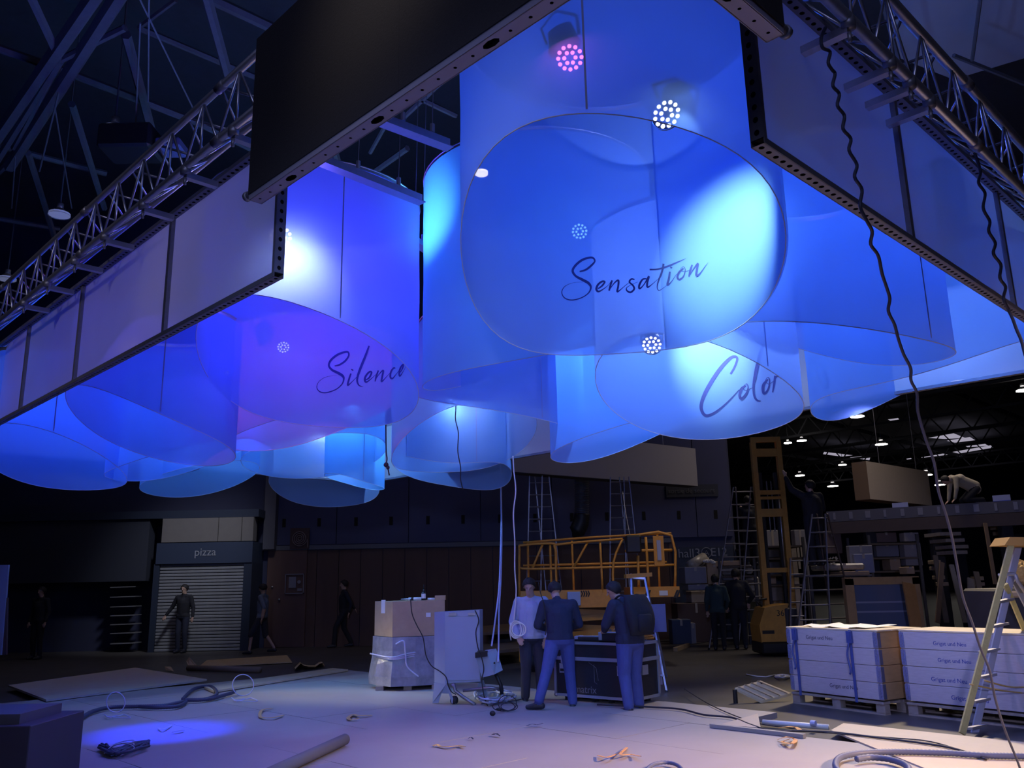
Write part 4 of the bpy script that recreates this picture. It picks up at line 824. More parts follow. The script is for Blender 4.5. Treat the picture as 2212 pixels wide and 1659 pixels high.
strap('curled clear tape scrap right of centre foreground', [(1138, 1568), (1150, 1564), (1160, 1566), (1172, 1563)], mat('clear_scrap', (.12, .14, .25), .4), .010, .03)
strap('small black crumb in the centre foreground', [(1065, 1587), (1072, 1585), (1080, 1590)], DSC, .018, .02)
strap('small dark curl left of the black crumb', [(1012, 1595), (1018, 1593), (1022, 1597)], DSC, .008)
# large grey tube rolling into the foreground
a = at_z(745, 1597, PZ+.06); b = at_z(520, 1700, PZ+.06); r = root('cardboard_tube', 'long grey cardboard tube lying in the lower left foreground', 'tube', (a+b)/2, world=True)
g = G(); g.cyl(a, b, .052, n=24); make('tube', g, mat('grey_tube', (.20, .20, .20), .7, noise=.1), r, True)
# ================================================================ electrical cabinet on its stand
PNT = mat('cabinet_paint', (.33, .42, .56), .5, noise=.06, nscale=3); Yc = at_z(975, 1522, PZ).y
def W_(px, py, Y=None): return at_Y(px, py, Y or Yc)
r = root('electrical_cabinet', 'pale blue grey metal cabinet on splayed feet at the far side of the stage', 'cabinet', at_z(975, 1522, PZ), world=True)
tl = W_(933, 1327); tr = W_(1033, 1319); zt_ = W_(985, 1322).z; zb_ = W_(985, 1476).z; xl = W_(936, 1400).x; xm = W_(961, 1400).x; xr_ = W_(1037, 1400).x
g = G(); dpt = .16
g.prism([V((xl, Yc+.16, zb_)), V((xm, Yc, zb_)), V((xr_, Yc-.03, zb_+.02)), V((xr_+.03, Yc+.3, zb_+.02)), V((xl+.1, Yc+.42, zb_))], (0, 0, zt_-zb_)); make('body', g, PNT, r)
g = G(); q0 = V((xm+.012, Yc-.008, zb_+.03)); ux = V((xr_-xm, -.03, 0)); g.ob(q0+ux*.48+UZ*((zt_-zb_)/2-.04), ux*.47, V((0, -.006, 0)), UZ*((zt_-zb_)/2-.05)); make('door', g, PNT, r)
for fx in (.2, .75):
    g = G(); c = q0+ux*fx+UZ*(zt_-zb_-.06); g.ob(c, ux.normalized()*.05, V((0, -.015, 0)), UZ*.016); make('latch', g, ALUD, r)
g = G(); c = q0+ux*.12+UZ*(zt_-zb_-.08)
zf = PZ+.012
g = G(); g.prism([V((xl-.02, Yc+.10, zf)), V((xl+.06, Yc+.08, zf)), V((xl+.10, Yc+.08, zf+.12)), V((xl+.20, Yc+.02, zf+.12)), V((xl+.24, Yc, zf)), V((xm+.14, Yc-.01, zf)), V((xm+.02, Yc-.01, zb_)), V((xl, Yc+.1, zb_))], (0, .03, 0)); make('foot', g, PNT, r)
g = G(); g.prism([V((xr_-.1, Yc+.38, zf)), V((xr_+.1, Yc+.36, zf)), V((xr_+.03, Yc+.3, zb_)), V((xr_-.03, Yc+.3, zb_))], (0, .03, 0)); make('foot', g, PNT, r)
g = G(); g.cyl(W_(976, 1478), W_(985, 1490), .018); g.tube([W_(980, 1476), W_(983, 1492), W_(1000, 1505), W_(1026, 1522, Yc-.12)], .022, 8); g.tube([W_(1000, 1492), W_(1060, 1485), W_(1088, 1490)], .02, 8); make('stand_frame', g, ALUD, r, True)
g = G(); w_ = W_(981, 1512, Yc+.02); g.cyl(w_-V((.02, .02, 0)), w_+V((.02, .02, 0)), .05, n=16); make('wheel', g, RUB, r, True)
# distribution box leaning against it
r = root('distribution_box', 'small pale blue socket box leaning beside the cabinet with black top', 'socket box', W_(1055, 1465), world=True)
A_ = [W_(1027, 1417, Yc-.1), W_(1053, 1410, Yc-.16), W_(1072, 1401, Yc-.05), W_(1048, 1404, Yc)]; dn = W_(1040, 1464, Yc-.1)-W_(1026, 1417, Yc-.1)
g = G(); g.prism([p+dn*1.0 for p in A_], -dn); make('body', g, PNT, r)
g = G(); c = (A_[0]+A_[1])*.5+UZ*.0; g.ob(c, V((.08, -.02, .01)), V((0, .07, 0)), UZ*.03); g.ob(c+UZ*.03, V((.05, 0, 0)), V((0, .04, 0)), UZ*.015); make('socket_top', g, BLACK, r)
cy_ = W_(1068, 1432, Yc-.11); g = G(); g.cyl(cy_, cy_+V((0, -.02, 0)), .012, n=10); make('knob', g, BLACK, r, True)
g = G(); g.tube([W_(1070, 1455, Yc-.05), W_(1082, 1480, Yc-.05), W_(1084, 1500, Yc-.05)], .025, 8); make('leg', g, BLACK, r, True)
r = root('white_cable_coil', 'tangled coil of white cable on the boards under the socket box', 'cable', at_z(1062, 1510, PZ), world=True); g = G(); random.seed(5)
for i in range(7):
    cx, cy, rx, ry = 1062+random.uniform(-12, 14), 1502+random.uniform(-5, 5), 34+random.uniform(-14, 8), 12+random.uniform(-4, 3)
    g.tube([at_z(cx+rx*math.cos(a/12*PI), cy+ry*math.sin(a/12*PI), Lz+.015+.02*(i % 4)+.02*math.sin(a)) for a in range(24)], .011, 6, True)
make('coil', g, mat('pale_cable', (.5, .55, .75), .5), r, True)
r = root('black_cable_coil', 'loose coil of thin black cable with a round plug right of the cabinet', 'cable', at_z(1090, 1530, PZ), world=True); g = G()
for i, (cx, cy, rx, ry) in enumerate(((1096, 1519, 20, 17), (1088, 1526, 24, 10), (1100, 1526, 18, 9))):
    g.tube([at_Y(cx+rx*math.cos(a/12*PI), cy+ry*math.sin(a/12*PI), at_z(cx, 1535, Lz).y) for a in range(24)], .006, 6, True)
make('coil', g, CABLE, r, True)
g = G(); g.ell(at_z(1064, 1541, Lz+.03), (.035, .03, .03), 10, 7); g.ell(at_z(1078, 1532, Lz+.03), (.04, .03, .02), 8, 6); make('plug', g, BLACK, r, True)
cab('hanging_cable', 'black cable hanging from the cardboard box over the cabinet to the boards', [at_Y(x, y, Yc-.25) for x, y in ((887, 1294), (890, 1325), (900, 1350), (914, 1378), (920, 1415), (932, 1438), (950, 1450), (963, 1462), (968, 1480), (975, 1494), (985, 1500))], .007, BLACK)
cab('hanging_cable', 'black cable hanging from the cabinet top to the round plug', [at_Y(x, y, Yc-.2) for x, y in ((1026, 1318), (1034, 1340), (1028, 1365), (1032, 1398), (1040, 1420), (1045, 1445), (1041, 1470), (1046, 1505), (1055, 1528), (1064, 1538))], .007, BLACK)
cab('hanging_cable', 'thin black cable passing in front of the person in light fleece', [at_Y(x, y, 11.0) for x, y in ((1163, 1258), (1168, 1282), (1175, 1305), (1180, 1350), (1178, 1372))], .006, BLACK)
floorc('floor_cable', 'black cable running from the cabinet to the shoe on the boards', [(1040, 1520), (1075, 1517), (1110, 1514), (1134, 1508)], .007, CABLE)
# ================================================================ cardboard box on wrapped pallet
Yd = 13.3
def D_(px, py, dy=0): return at_Y(px, py, Yd+dy)
r = root('cardboard_box', 'large brown cardboard box with white tape on top of the wrapped pallet', 'box', D_(870, 1380), world=True)
xa, xb, xc_ = D_(798, 1330).x, D_(848, 1330).x, D_(958, 1330).x; z0, z1 = D_(850, 1376).z, D_(850, 1299).z
g = G(); g.prism([V((xa, Yd+.5, z0)), V((xb, Yd, z0)), V((xc_, Yd+.25, z0)), V((xc_-.3, Yd+.85, z0))], (0, 0, z1-z0)); make('body', g, [CARD, CARD], r)
g = G(); q0 = D_(822, 1300, .2); g.ob(V((D_(823, 1310).x, Yd+.245, z1-.08)), V((.035, -.035, 0)), V((.004, .004, 0)), UZ*.10); make('tape', g, CREAM, r)
g = G(); g.ob(V((D_(923, 1329).x, Yd+.165, D_(923, 1329).z)), V((.035, .008, 0)), V((0, -.004, 0)), UZ*.032); make('paper_label', g, WHITE, r)
r = root('wrapped_pallet_load', 'box load wrapped in glossy clear film under the brown cardboard box', 'wrapped load', D_(870, 1450), world=True)
z00 = 0; g = G()
P_ = []; n = 16; base = [(xa-.06, Yd+.5), (xa+.1, Yd+.2), (xb, Yd-.04), (xb+.35, Yd+.03), (xc_+.05, Yd+.2), (xc_-.1, Yd+.6), (xc_-.35, Yd+.9), (xa+.2, Yd+.8)]; n = 8
for j, (zz, ex) in enumerate(((.12, 1.03), (.25, 1.05), (.42, 1.0), (.50, .96), (.62, .93), (z0-.005, .92))):
    cx = sum(p[0] for p in base)/8; cyy = sum(p[1] for p in base)/8
    P_ += [(cx+(x-cx)*ex+.01*math.sin(i*3+j), cyy+(y-cyy)*ex, zz) for i, (x, y) in enumerate(base)]
g.add(P_, [(j*8+i, j*8+(i+1) % 8, j*8+8+(i+1) % 8, j*8+8+i) for j in range(5) for i in range(8)]+[tuple(range(7, -1, -1)), tuple(range(40, 48))])
WRAP = mat('stretch_wrap', (.17, .18, .23), .22, noise=.5, nscale=5, bump=.6, col2=(.42, .44, .58)); make('wrapped_load', g, WRAP, r)
g = G(); 
for i in range(3): g.tube(smoothpath([D_(800+i*6, 1412+i*3, .3), D_(845, 1420+i*2, -.08), D_(880, 1412+i*4, 0), D_(930, 1404+i*3, .2)], 6), .012, 6)
g.tube(smoothpath([D_(855, 1392, -.06), D_(872, 1385, -.06), D_(876, 1410, -.05), D_(880, 1440, -.05), D_(905, 1462, -.05)]), .014, 6); make('film_rope', g, mat('film', (.5, .52, .75), .2), r, True)
g = G(); 
for i in range(3):
    g.box(xb-.25+i*.42, Yd+.05, 0, xb-.13+i*.42, Yd+.75, .12)
make('pallet_block', g, PALLET, r)
r = root('crumpled_film', 'crumpled ball of clear film in front of the wrapped pallet', 'film', at_z(895, 1466, 0), world=True); g = G(); random.seed(9)
for i in range(9): g.ell(at_z(885+i*5+random.uniform(-4, 4), 1468+random.uniform(-3, 3), .06), (.07, .06, .05+random.uniform(0, .03)), 7, 5)
make('film', g, mat('film_ball', (.4, .43, .62), .15, noise=.6, nscale=25, bump=1), r)
r = root('bottle', 'dark bottle with white label on the cardboard box', 'bottle', V((D_(909, 1294).x, Yd+.4, z1))); g = G(); g.cyl((0, 0, 0), (0, 0, .13), .035, n=14); g.cyl((0, 0, .13), (0, 0, .17), .035, .012, 14); g.cyl((0, 0, .17), (0, 0, .24), .011, .004, 10); make('body', g, BLACK, r, True)
g = G(); g.cyl((0, 0, .03), (0, 0, .10), .036, n=14, cap=False); make('bottle_label', g, WHITE, r, True)
r = root('sealant_cartridge', 'white sealant cartridge lying left of the bottle', 'cartridge', V((D_(890, 1295).x, Yd+.38, z1+.025))); g = G(); g.cyl((-.1, 0, 0), (.1, 0, 0), .024, n=12); make('body', g, WHITE, r, True)
g = G(); g.cyl((-.1, 0, 0), (-.22, 0, 0), .012, .004, 10); make('nozzle', g, WHITE, r, True); g = G(); g.cyl((-.06, 0, 0), (-.02, 0, 0), .0245, n=12); make('band', g, BLACK, r, True)
r = root('tape_roll', 'white roll of tape right of the bottle', 'tape roll', V((D_(926, 1294).x, Yd+.42, z1))); g = G(); g.cyl((0, 0, 0), (0, 0, .035), .06, n=18); make('roll', g, WHITE, r, True)
r = root('small_tray', 'small brown cardboard tray at the right end of the box top', 'tray', V((D_(946, 1290).x, Yd+.45, z1)))
g = G(); g.ob((0, 0, .005), (.08, 0, 0), (0, .05, 0), (0, 0, .004)); g.ob((0, -.05, .035), (.08, 0, 0), (0, .004, 0), (0, 0, .035)); g.ob((0, .05, .035), (.08, 0, 0), (0, .004, 0), (0, 0, .035)); g.ob((-.08, 0, .035), (.004, 0, 0), (0, .05, 0), (0, 0, .035)); g.ob((.08, 0, .035), (.004, 0, 0), (0, .05, 0), (0, 0, .035)); make('tray', g, CARD, r)
# ================================================================ flight case
fa = at_z(1185, 1490, 0); Yf = at_z(1270, 1502, 0).y+.15
r = root('flight_case', 'black flight case with aluminium edges and butterfly latches on castors', 'flight case', (1.44, 11.19, 0), -.68)
wF, hF, dF, zf0 = 1.20, .66, .62, .13; EDG = mat('case_edge', (.42, .46, .60), .35, .5); CBL = mat('case_panel', (.018, .018, .025), .6, noise=.2, nscale=30)
g = G(); g.box(-wF, 0, zf0, 0, dF, zf0+hF*.70); make('body', g, CBL, r)
g = G(); g.box(-wF, 0, zf0+hF*.70+.004, 0, dF, zf0+hF); make('lid', g, CBL, r)
def edge(a, b, t=.017):
    g = G(); a = V(a); b = V(b); c = (a+b)/2; h = (b-a)/2+V((t if abs(b.x-a.x) > .1 else 0, t if abs(b.y-a.y) > .1 else 0, 0)); ax = [V((t, 0, 0)), V((0, t, 0)), V((0, 0, t))]; k_ = max(range(3), key=lambda i: abs((b-a)[i])); ax[k_] = h; g.ob(c, *ax); make('edge_profile', g, EDG, r)
for z in (zf0, zf0+hF): edge((-wF, 0, z), (0, 0, z)); edge((0, 0, z), (0, dF, z)); edge((-wF, 0, z), (-wF, dF, z)); edge((-wF, dF, z), (0, dF, z))
for z in (zf0+hF*.70,): edge((-wF, -.004, z), (0, -.004, z), .022); edge((.004, 0, z), (.004, dF, z), .022)
for x, y in ((-wF, 0), (0, 0), (0, dF)): edge((x, y, zf0), (x, y, zf0+hF))
for x, y, z in ((0, 0, zf0+hF), (0, 0, zf0), (-wF, 0, zf0+hF), (-wF, 0, zf0)):
    g = G(); g.ell((x, y, z), (.03, .03, .03), 10, 7); make('corner_ball', g, ALU, r, True)
for x in (-wF+.14, -.16):
    g = G(); g.box(x-.06, -.022, zf0+hF*.42, x+.06, 0, zf0+hF*.60); g.box(x-.045, -.03, zf0+hF*.45, x+.045, -.02, zf0+hF*.50, 1); make('handle', g, [EDG, BLACK], r)
    g = G(); g.box(x+.02-.045, -.035, zf0+hF*.61, x+.02+.045, -.01, zf0+hF*.76); g.cyl((x+.02, -.035, zf0+hF*.69), (x+.02, -.048, zf0+hF*.69), .022, n=10); make('butterfly_latch', g, EDG, r)
g = G(); g.box(0, .2, zf0+hF*.42, .022, .34, zf0+hF*.60); make('handle', g, EDG, r)
for x in (-wF+.12, -wF+.55, -.4, -.12):
    for y in (.1, dF-.1):
        g = G(); g.cyl((x-.02, y, .05), (x+.02, y, .05), .05, n=14); g.box(x-.03, y-.03, .08, x+.03, y+.03, zf0-.01); make('castor', g, RUB, r)
text('bematrix', .13, mat('case_print', (.18, .17, .19), .7), r, (-.79, -.003, zf0+.08), ext=.001)
g = G(); g.tube([(-.66, -.003, zf0+.42), (-.55, -.003, zf0+.36), (-.52, -.003, zf0+.2)], .003, 4); g.tube([(-.58, -.003, zf0+.40), (-.58, -.003, zf0+.18), (-.54, -.003, zf0+.16)], .003, 4); make('case_emblem', g, mat('case_print', (.18, .17, .19)), r)
rot = Matrix.Rotation(-.68, 4, 'Z'); fl = V(r.location)
for i, (x, y, rz, w_, d_, lab) in enumerate(((-.72, .25, .25, .5, .22, 'black metal bar on the flight case behind the navy sweater'), (-.3, .3, -.15, .55, .12, 'long black metal bar lying along the flight case top'), (-.28, .12, .1, .5, .1, 'short black metal bar at the front of the flight case top'))):
    for kx in range(1):
        t = root('metal_bar', lab, 'metal bar', fl+rot @ V((x, y, zf0+hF+.02)), rz-.68); g = G(); g.bbox(-w_/2, -d_/2, 0, w_/2, d_/2, .05+.03*i, .008); make('bar', g, BLACK, t)
        g = G(); g.bbox(-w_/2+.02, -d_/2+.01, .05+.03*i, w_/2-.02, -d_/2+.035, .065+.03*i, .004); g.bbox(-w_/2, -d_/2-.004, .02, -w_/2+.05, d_/2, .06+.03*i, .004); make('rail', g, EDG, t)
r = root('cable_reel', 'orange and black coil of cable lying on the flight case', 'cable', fl+rot @ V((-.15, .48, zf0+hF+.02)), 0); g = G()
for i in range(5): g.tube([(.17*math.cos(a/10*PI)*(1-.1*i), .12*math.sin(a/10*PI), .03+.025*i) for a in range(20)], .013, 6, True)
make('coil', g, mat('orange_cable', (.45, .18, .03), .5), r, True)
# ================================================================ ladders
def ladder(name, label, foot, top, half, n, m_=ALUD, rail_=.028, tread=.02, half_top=None, back=None, stepdeep=.0, cat='ladder', group=None, first=.25):
    """rails from foot point to top point; half: half width vector at the foot"""
    foot = V(foot); top = V(top); half = V(half); ht = half*(half_top or 1); r = root(name, label, cat, foot, group=group, world=True)
    d = (top-foot).normalized(); f = half.normalized(); nrm = d.cross(f).normalized()
    for s_ in (-1, 1):
        g = G(); a = foot+half*s_; b = top+ht*s_; dd = (b-a).normalized(); g.ob((a+b)/2, dd*((b-a).length/2), f*rail_*.45, nrm*rail_); make('rail', g, m_, r)
        g = G(); g.ob(a+dd*.02, f*rail_*.7, nrm*rail_*1.2, dd*.03); make('rubber_foot', g, RUB, r)
    for i in range(n):
        t = first/((top-foot).length)+(1-first/((top-foot).length)-.03)*i/max(1, n-1); c = foot+(top-foot)*t; h = half+(ht-half)*t
        g = G()
        if stepdeep: g.ob(c, h, V((0, 0, tread*.5)), nrm*stepdeep)
        else: g.cyl(c-h, c+h, tread, n=8)
        make('rung', g, m_, r)
    if back is not None:
        bk = V(back)
        for s_ in (-1, 1): g = G(); g.cyl(bk+half*s_, top+ht*s_, rail_*.7, n=8); make('back_leg', g, m_, r)
        for t in (.3, .65): g = G(); c = bk+(top-bk)*t; h = half+(ht-half)*t; g.cyl(c-h, c+h, .012, n=6); make('brace', g, m_, r)
    return r
SIL = mat('bright_aluminium', (.50, .54, .72), .3, .5)
Yl = at_z(1440, 1495, 0).y
L_ = at_Y(1442, 1497, Yl); T_ = at_Y(1404, 1312, Yl+.35); L_.z = 0
r = ladder('step_ladder', 'aluminium step ladder with yellow top platform right of the flight case', ((at_Y(1368, 1480, Yl+.1)+L_)/2).xy.to_3d(), (at_Y(1347, 1240, Yl+.55)+at_Y(1408, 1245, Yl+.4))*.5, (L_-at_Y(1370, 1485, Yl+.1))*.5*1.0, 6, SIL, .03, .03, .42, at_z(1410, 1462, 0), .04)
g = G(); c = (at_Y(1378, 1243, Yl+.55)); g.ob(c, (.20, 0, .01), (0, .14, 0), UZ*.03); make('top_platform', g, YEL, r)
g = G(); c = at_Y(1418, 1335, Yl+.2); g.ob(c, (.14, 0, 0), (0, .02, 0), UZ*.20); make('tray', g, mat('blue_grey_tray', (.15, .2, .42), .5), r)
r = root('white_box', 'small white box standing on the floor behind the step ladder', 'box', at_Y(1421, 1438, Yl+.9), world=True); g = G(); a = at_Y(1421, 1438, Yl+.9); g.bbox(a.x-.06, a.y, 0, a.x+.06, a.y+.12, a.z+.22, .004); make('box', g, CREAM, r); g = G(); g.box(a.x-.13, a.y+.01, 0, a.x-.065, a.y+.12, a.z+.08); make('flap', g, ropeb, r)
# yellow fibreglass ladder at right
Y6 = 7.6; FG = mat('yellow_fibreglass', (.50, .44, .17), .6, noise=.25, nscale=25, bump=.2); 
f1 = at_z(2078, 1585, PZ); r = root('fibreglass_ladder', 'yellow fibreglass step ladder with grey aluminium steps at the right edge', 'ladder', f1, world=True)
Yn = f1.y; tp = at_Y(2187, 1165, Yn+.55); f2 = at_z(2095, 1590, PZ)
def barb(g, a, b, w_, t_): a = V(a); b = V(b); d = (b-a).normalized(); s_ = d.cross(V((0, 1, 0))).normalized(); g.ob((a+b)/2, d*((b-a).length/2), s_*w_, s_.cross(d)*t_)
g = G(); barb(g, f1, tp, .030, .014); make('rail', g, FG, r)
g = G(); barb(g, at_Y(2104, 1588, Yn+.42), at_Y(2200, 1178, Yn+.75), .034, .014); make('rail', g, mat('ladder_rail_painted_shade', (.30, .32, .40), .6), r)  # greyed copy of the yellow rail, shade put into the colour
g = G(); barb(g, at_Y(2172, 1262, Yn+.6), at_Y(2262, 1480, Yn+1.3), .026, .012); make('back_leg', g, FG, r)
g = G(); barb(g, at_Y(2190, 1255, Yn+.7), at_Y(2300, 1470, Yn+1.4), .026, .012); make('back_leg', g, mat('ladder_rail_painted_shade', (.30, .32, .40)), r)  # same greyed copy, with shade in the colour
g = G(); g.prism([at_Y(2170, 1178, Yn+.5), at_Y(2182, 1160, Yn+.5), at_Y(2260, 1160, Yn+.5), at_Y(2260, 1180, Yn+.5)], (0, .3, 0)); make('top_cap', g, mat('orange_ladder_top', (.55, .30, .07), .6), r)
for (x, y) in ((2110, 1570), (2118, 1513), (2132, 1460), (2139, 1405), (2158, 1350), (2170, 1297)):
    t = (1585-y)/420; g = G(); a = at_Y(x-18-0, y+4, Yn+.55*t); b = at_Y(x+14, y-3, Yn+.42+.33*t); s_ = (b-a)
    g.ob((a+b)/2, V(((b-a).x/2, (b-a).y/2, (b-a).z/2)), V((.04, .0, 0)), UZ*.012); make('step', g, mat('grey_step', (.42, .42, .46), .5, .3), r)
g = G(); g.tube(smoothpath([at_Y(2158, 1243, Yn+.5), at_Y(2190, 1240, Yn+.5), at_Y(2198, 1255, Yn+.5), at_Y(2212, 1275, Yn+.6)]), .02, 8); make('handle', g, mat('grey_step', (.42, .42, .46)), r, True)
for (x0, y0, x1, y1) in ((2095, 1478, 2240, 1500), (2127, 1470, 2240, 1482)):
    g = G(); g.tube(smoothpath([at_Y(x0, y0, Yn+.1), at_Y((x0+x1)/2, y0+14, Yn+.3), at_Y(x1, y1, Yn+.8)]), .009, 6); make('tie_strap', g, TAPE, r, True)
# ================================================================ wooden crates
CRW = mat('weathered_crate_board', (.46, .43, .47), .75, noise=.22, nscale=9, stretch=(1, 1, 6), bump=.2); CRT = mat('crate_lid_board', (.66, .56, .40), .7, noise=.12, nscale=6); HNG = mat('hinge_steel', (.30, .34, .60), .35, .6, noise=.4, nscale=60)
CRS = mat('crate_side_board', (.42, .27, .12), .75, noise=.25, nscale=6, stretch=(1, 1, 5))
def crate(label, A, Bp, Cdir, H_, ztop, texts, tcol, straps, split):
    """A: near left bottom corner, Bp: near right bottom corner, Cdir: depth vector"""
    A = V((A.x, A.y, 0)); Bp = V((Bp.x, Bp.y, 0)); ux = (Bp-A).normalized(); L = (Bp-A).length; uy = V((-ux.y, ux.x, 0)); D_p = Cdir
    t = root('wooden_crate', label, 'crate', A, math.atan2(ux.y, ux.x), group='wooden pallet collar crates')
    z0 = .16; rows = 4 if H_ > .75 else 4; rh = (H_-z0)/rows
    for i in range(rows):
        for (a, b, m_) in (((0, 0), (L, .02), CRW), ((0, D_p-.02), (L, D_p), CRW), ((0, .02), (.02, D_p-.02), CRS), ((L-.02, .02), (L, D_p-.02), CRS)):
            g = G(); g.bbox(a[0], a[1], z0+i*rh+.002, b[0], b[1], z0+(i+1)*rh-.002, .004); make('board', g, m_, t)
    for x in (.025, L-.025):
        for i in range(rows):
            g = G(); s_ = -1 if x < .1 else 1
            g.box(x-.028, -.006, z0+i*rh+.012, x+.028, .0, z0+(i+1)*rh-.012)
            for q in range(5): g.cyl((x-.02*s_*0, -.008, z0+i*rh+.03+q*rh/5.6), (x, -.008, z0+i*rh+.055+q*rh/5.6), .009, n=6)
            make('hinge', g, HNG, t)
    for i in range(rows): g = G(); g.box(L, .01, z0+i*rh+.012, L+.005, .06, z0+(i+1)*rh-.012); make('hinge', g, mat('hinge_painted_shade', (.12, .13, .2), .5, .4), t)  # side hinges in a darker steel, shade put into the colour
    n = 3
    for i in range(n):
        g = G(); g.bbox(-.01, i*D_p/n+.003, H_, L+.01, (i+1)*D_p/n-.003, H_+.02, .004); make('lid_board', g, CRT, t)
    # pallet
    for x in (.06, L/2, L-.06):
        for y in (.05, D_p/2, D_p-.05): g = G(); g.box(x-.06, y-.045, .02, x+.06, y+.045, .115); make('pallet_block', g, PALLET, t)
    for y in (.05, D_p/2, D_p-.05): g = G(); g.box(0, y-.05, 0, L, y+.05, .018); make('pallet_board', g, PALLET, t)
    for i in range(5): g = G(); y = .05+i*(D_p-.1)/4; g.box(0, y-.06, .118, L, y+.06, .145); make('pallet_board', g, PALLET, t)
    for (s_, x, z, sz) in texts: text(s_, sz, tcol, t, (x*L, -.0015, z), ext=.0005)
    for x in straps:
        g = G(); g.ob((x*L, -.01, H_/2+.06), (.018, 0, 0), (0, .004, 0), UZ*(H_/2-.05)); g.ob((x*L, -.02, H_-.07), (.035, 0, 0), (0, .018, 0), UZ*.07); g.ob((x*L, -.035, H_-.06), (.02, 0, 0), (0, .01, 0), UZ*.05)
        g.tube(smoothpath([(x*L-.01, -.03, H_-.14), (x*L-.04, -.04, H_-.28), (x*L-.02, -.035, H_-.45), (x*L-.04, -.03, H_-.5)]), .012, 6); make('strap', g, mat('blue_strap', (.06, .09, .30), .5), t)
    return t
a = at_z(1713, 1519, 0); b = at_z(1913, 1546, 0); Hc = at_Y(1702, 1357, a.y).z
INKK = mat('crate_print_dark', (.05, .05, .09), .8); INKB = mat('crate_print_blue', (.02, .05, .28), .8)
crate('wooden crate on a pallet with two blue straps, left of the two', a, b, .85, Hc, 0, (('Grigat und Neu', .38, Hc-.10, .065), ('Grigat und Neu', .60, .27, .065)), INKK, (.11, .73), 0)
a2 = at_z(1963, 1545, 0); b2 = at_z(2260, 1580, 0); Hc2 = at_Y(1925, 1364, a2.y).z
crate('wooden crate on a pallet behind the yellow ladder, right of the two', a2, b2, .8, Hc2, 0, (('Grigat und Neu', .40, Hc2-.12, .06), ('Grigat und Neu', .42, Hc2-.30, .06), ('Grigat und Neu', .36, .42, .065), ('Grigat und Neu', .50, .24, .065)), INKB, (), 0)
r = root('paper_sheets', 'white paper sheets lying on the lid of the left crate', 'paper', at_Y(1800, 1345, a.y+.4), world=True); g = G(); nx = 12; P_ = []
ca = at_z(1745, 1353, Hc+.03); 
for j in range(4):
    for i in range(nx+1): 
        t_ = i/nx; base_ = V(a)*(1-t_)+V(b)*t_; base_.z = 0; ux = (V(b)-V(a)).normalized(); p_ = V((a.x, a.y, 0))+ux*(.16+t_*.95)+V((-ux.y, ux.x, 0))*(.10+.2*j+.05*math.sin(i*1.7)); P_.append((p_.x, p_.y, Hc+.03+.012*math.sin(i*1.3+j*2)+.012*(j % 2)))
g.add(P_, [(j*(nx+1)+i, j*(nx+1)+i+1, (j+1)*(nx+1)+i+1, (j+1)*(nx+1)+i) for j in range(3) for i in range(nx)]); make('sheet', g, mat('white_paper', (.85, .83, .80), .7), r)
# tilted pallet lid left of the crates
pts = [(1587, 1486), (1643, 1470), (1709, 1497), (1645, 1514)]; r = root('tilted_tray', 'tan ribbed tray lying tilted on the floor left of the crates', 'tray', at_z(1645, 1514, 0), world=True)
hs = (.19, .26, .10, .03); q = [at_z(x, y, h_) for (x, y), h_ in zip(pts, hs)]; g = G(); q2 = [V((p.x, p.y, p.z-.03)) for p in q]; g.add(q+q2, [(0, 1, 2, 3), (7, 6, 5, 4), (0, 3, 7, 4), (3, 2, 6, 7), (2, 1, 5, 6), (1, 0, 4, 5)]); make('panel', g, mat('tan_tray', (.60, .49, .28), .7, noise=.3, nscale=14), r)
for i in range(4):
    t_ = (i+.5)/4; u0 = q[0]*(1-t_)+q[1]*t_; u1 = q[3]*(1-t_)+q[2]*t_; g = G(); g.cyl(u0+UZ*.008, u1+UZ*.008, .008, n=6); make('rib', g, mat('tan_rib', (.36, .28, .16), .7), r)
for i in range(2):
    p_ = q[i*1]; g = G(); g.cyl((p_.x, p_.y, 0), (p_.x, p_.y, p_.z-.02), .03, n=8); make('support', g, BLACK, r)
r = root('white_cord_heap', 'small heap of white cord on the floor behind the tilted tray', 'cord', at_z(1690, 1461, 0), world=True); g = G()
for i in range(4): g.tube([at_z(1690+(16-3*i)*math.cos(a_/10*PI), 1461+(4-i*.6)*math.sin(a_/10*PI), .02+.012*i) for a_ in range(20)], .012, 6, True)
g.tube([at_z(x, y, .015) for x, y in ((1612, 1457), (1635, 1461), (1655, 1462), (1675, 1458))], .012, 6); make('cord', g, CREAM, r, True)
# white tube bundle at the stage corner
r = root('plastic_pipe', 'pale pipe lying beyond the thick cable near the stage corner', 'pipe', at_z(1720, 1565, 0), world=True); g = G(); g.cyl(at_z(1648, 1560, .05), at_z(1790, 1571, .05), .028, n=12); make('pipe', g, WHITE, r, True); g = G(); g.cyl(at_z(1752, 1562, .09), at_z(1762, 1563, .09), .03, n=10); make('clip', g, ropeb, r)
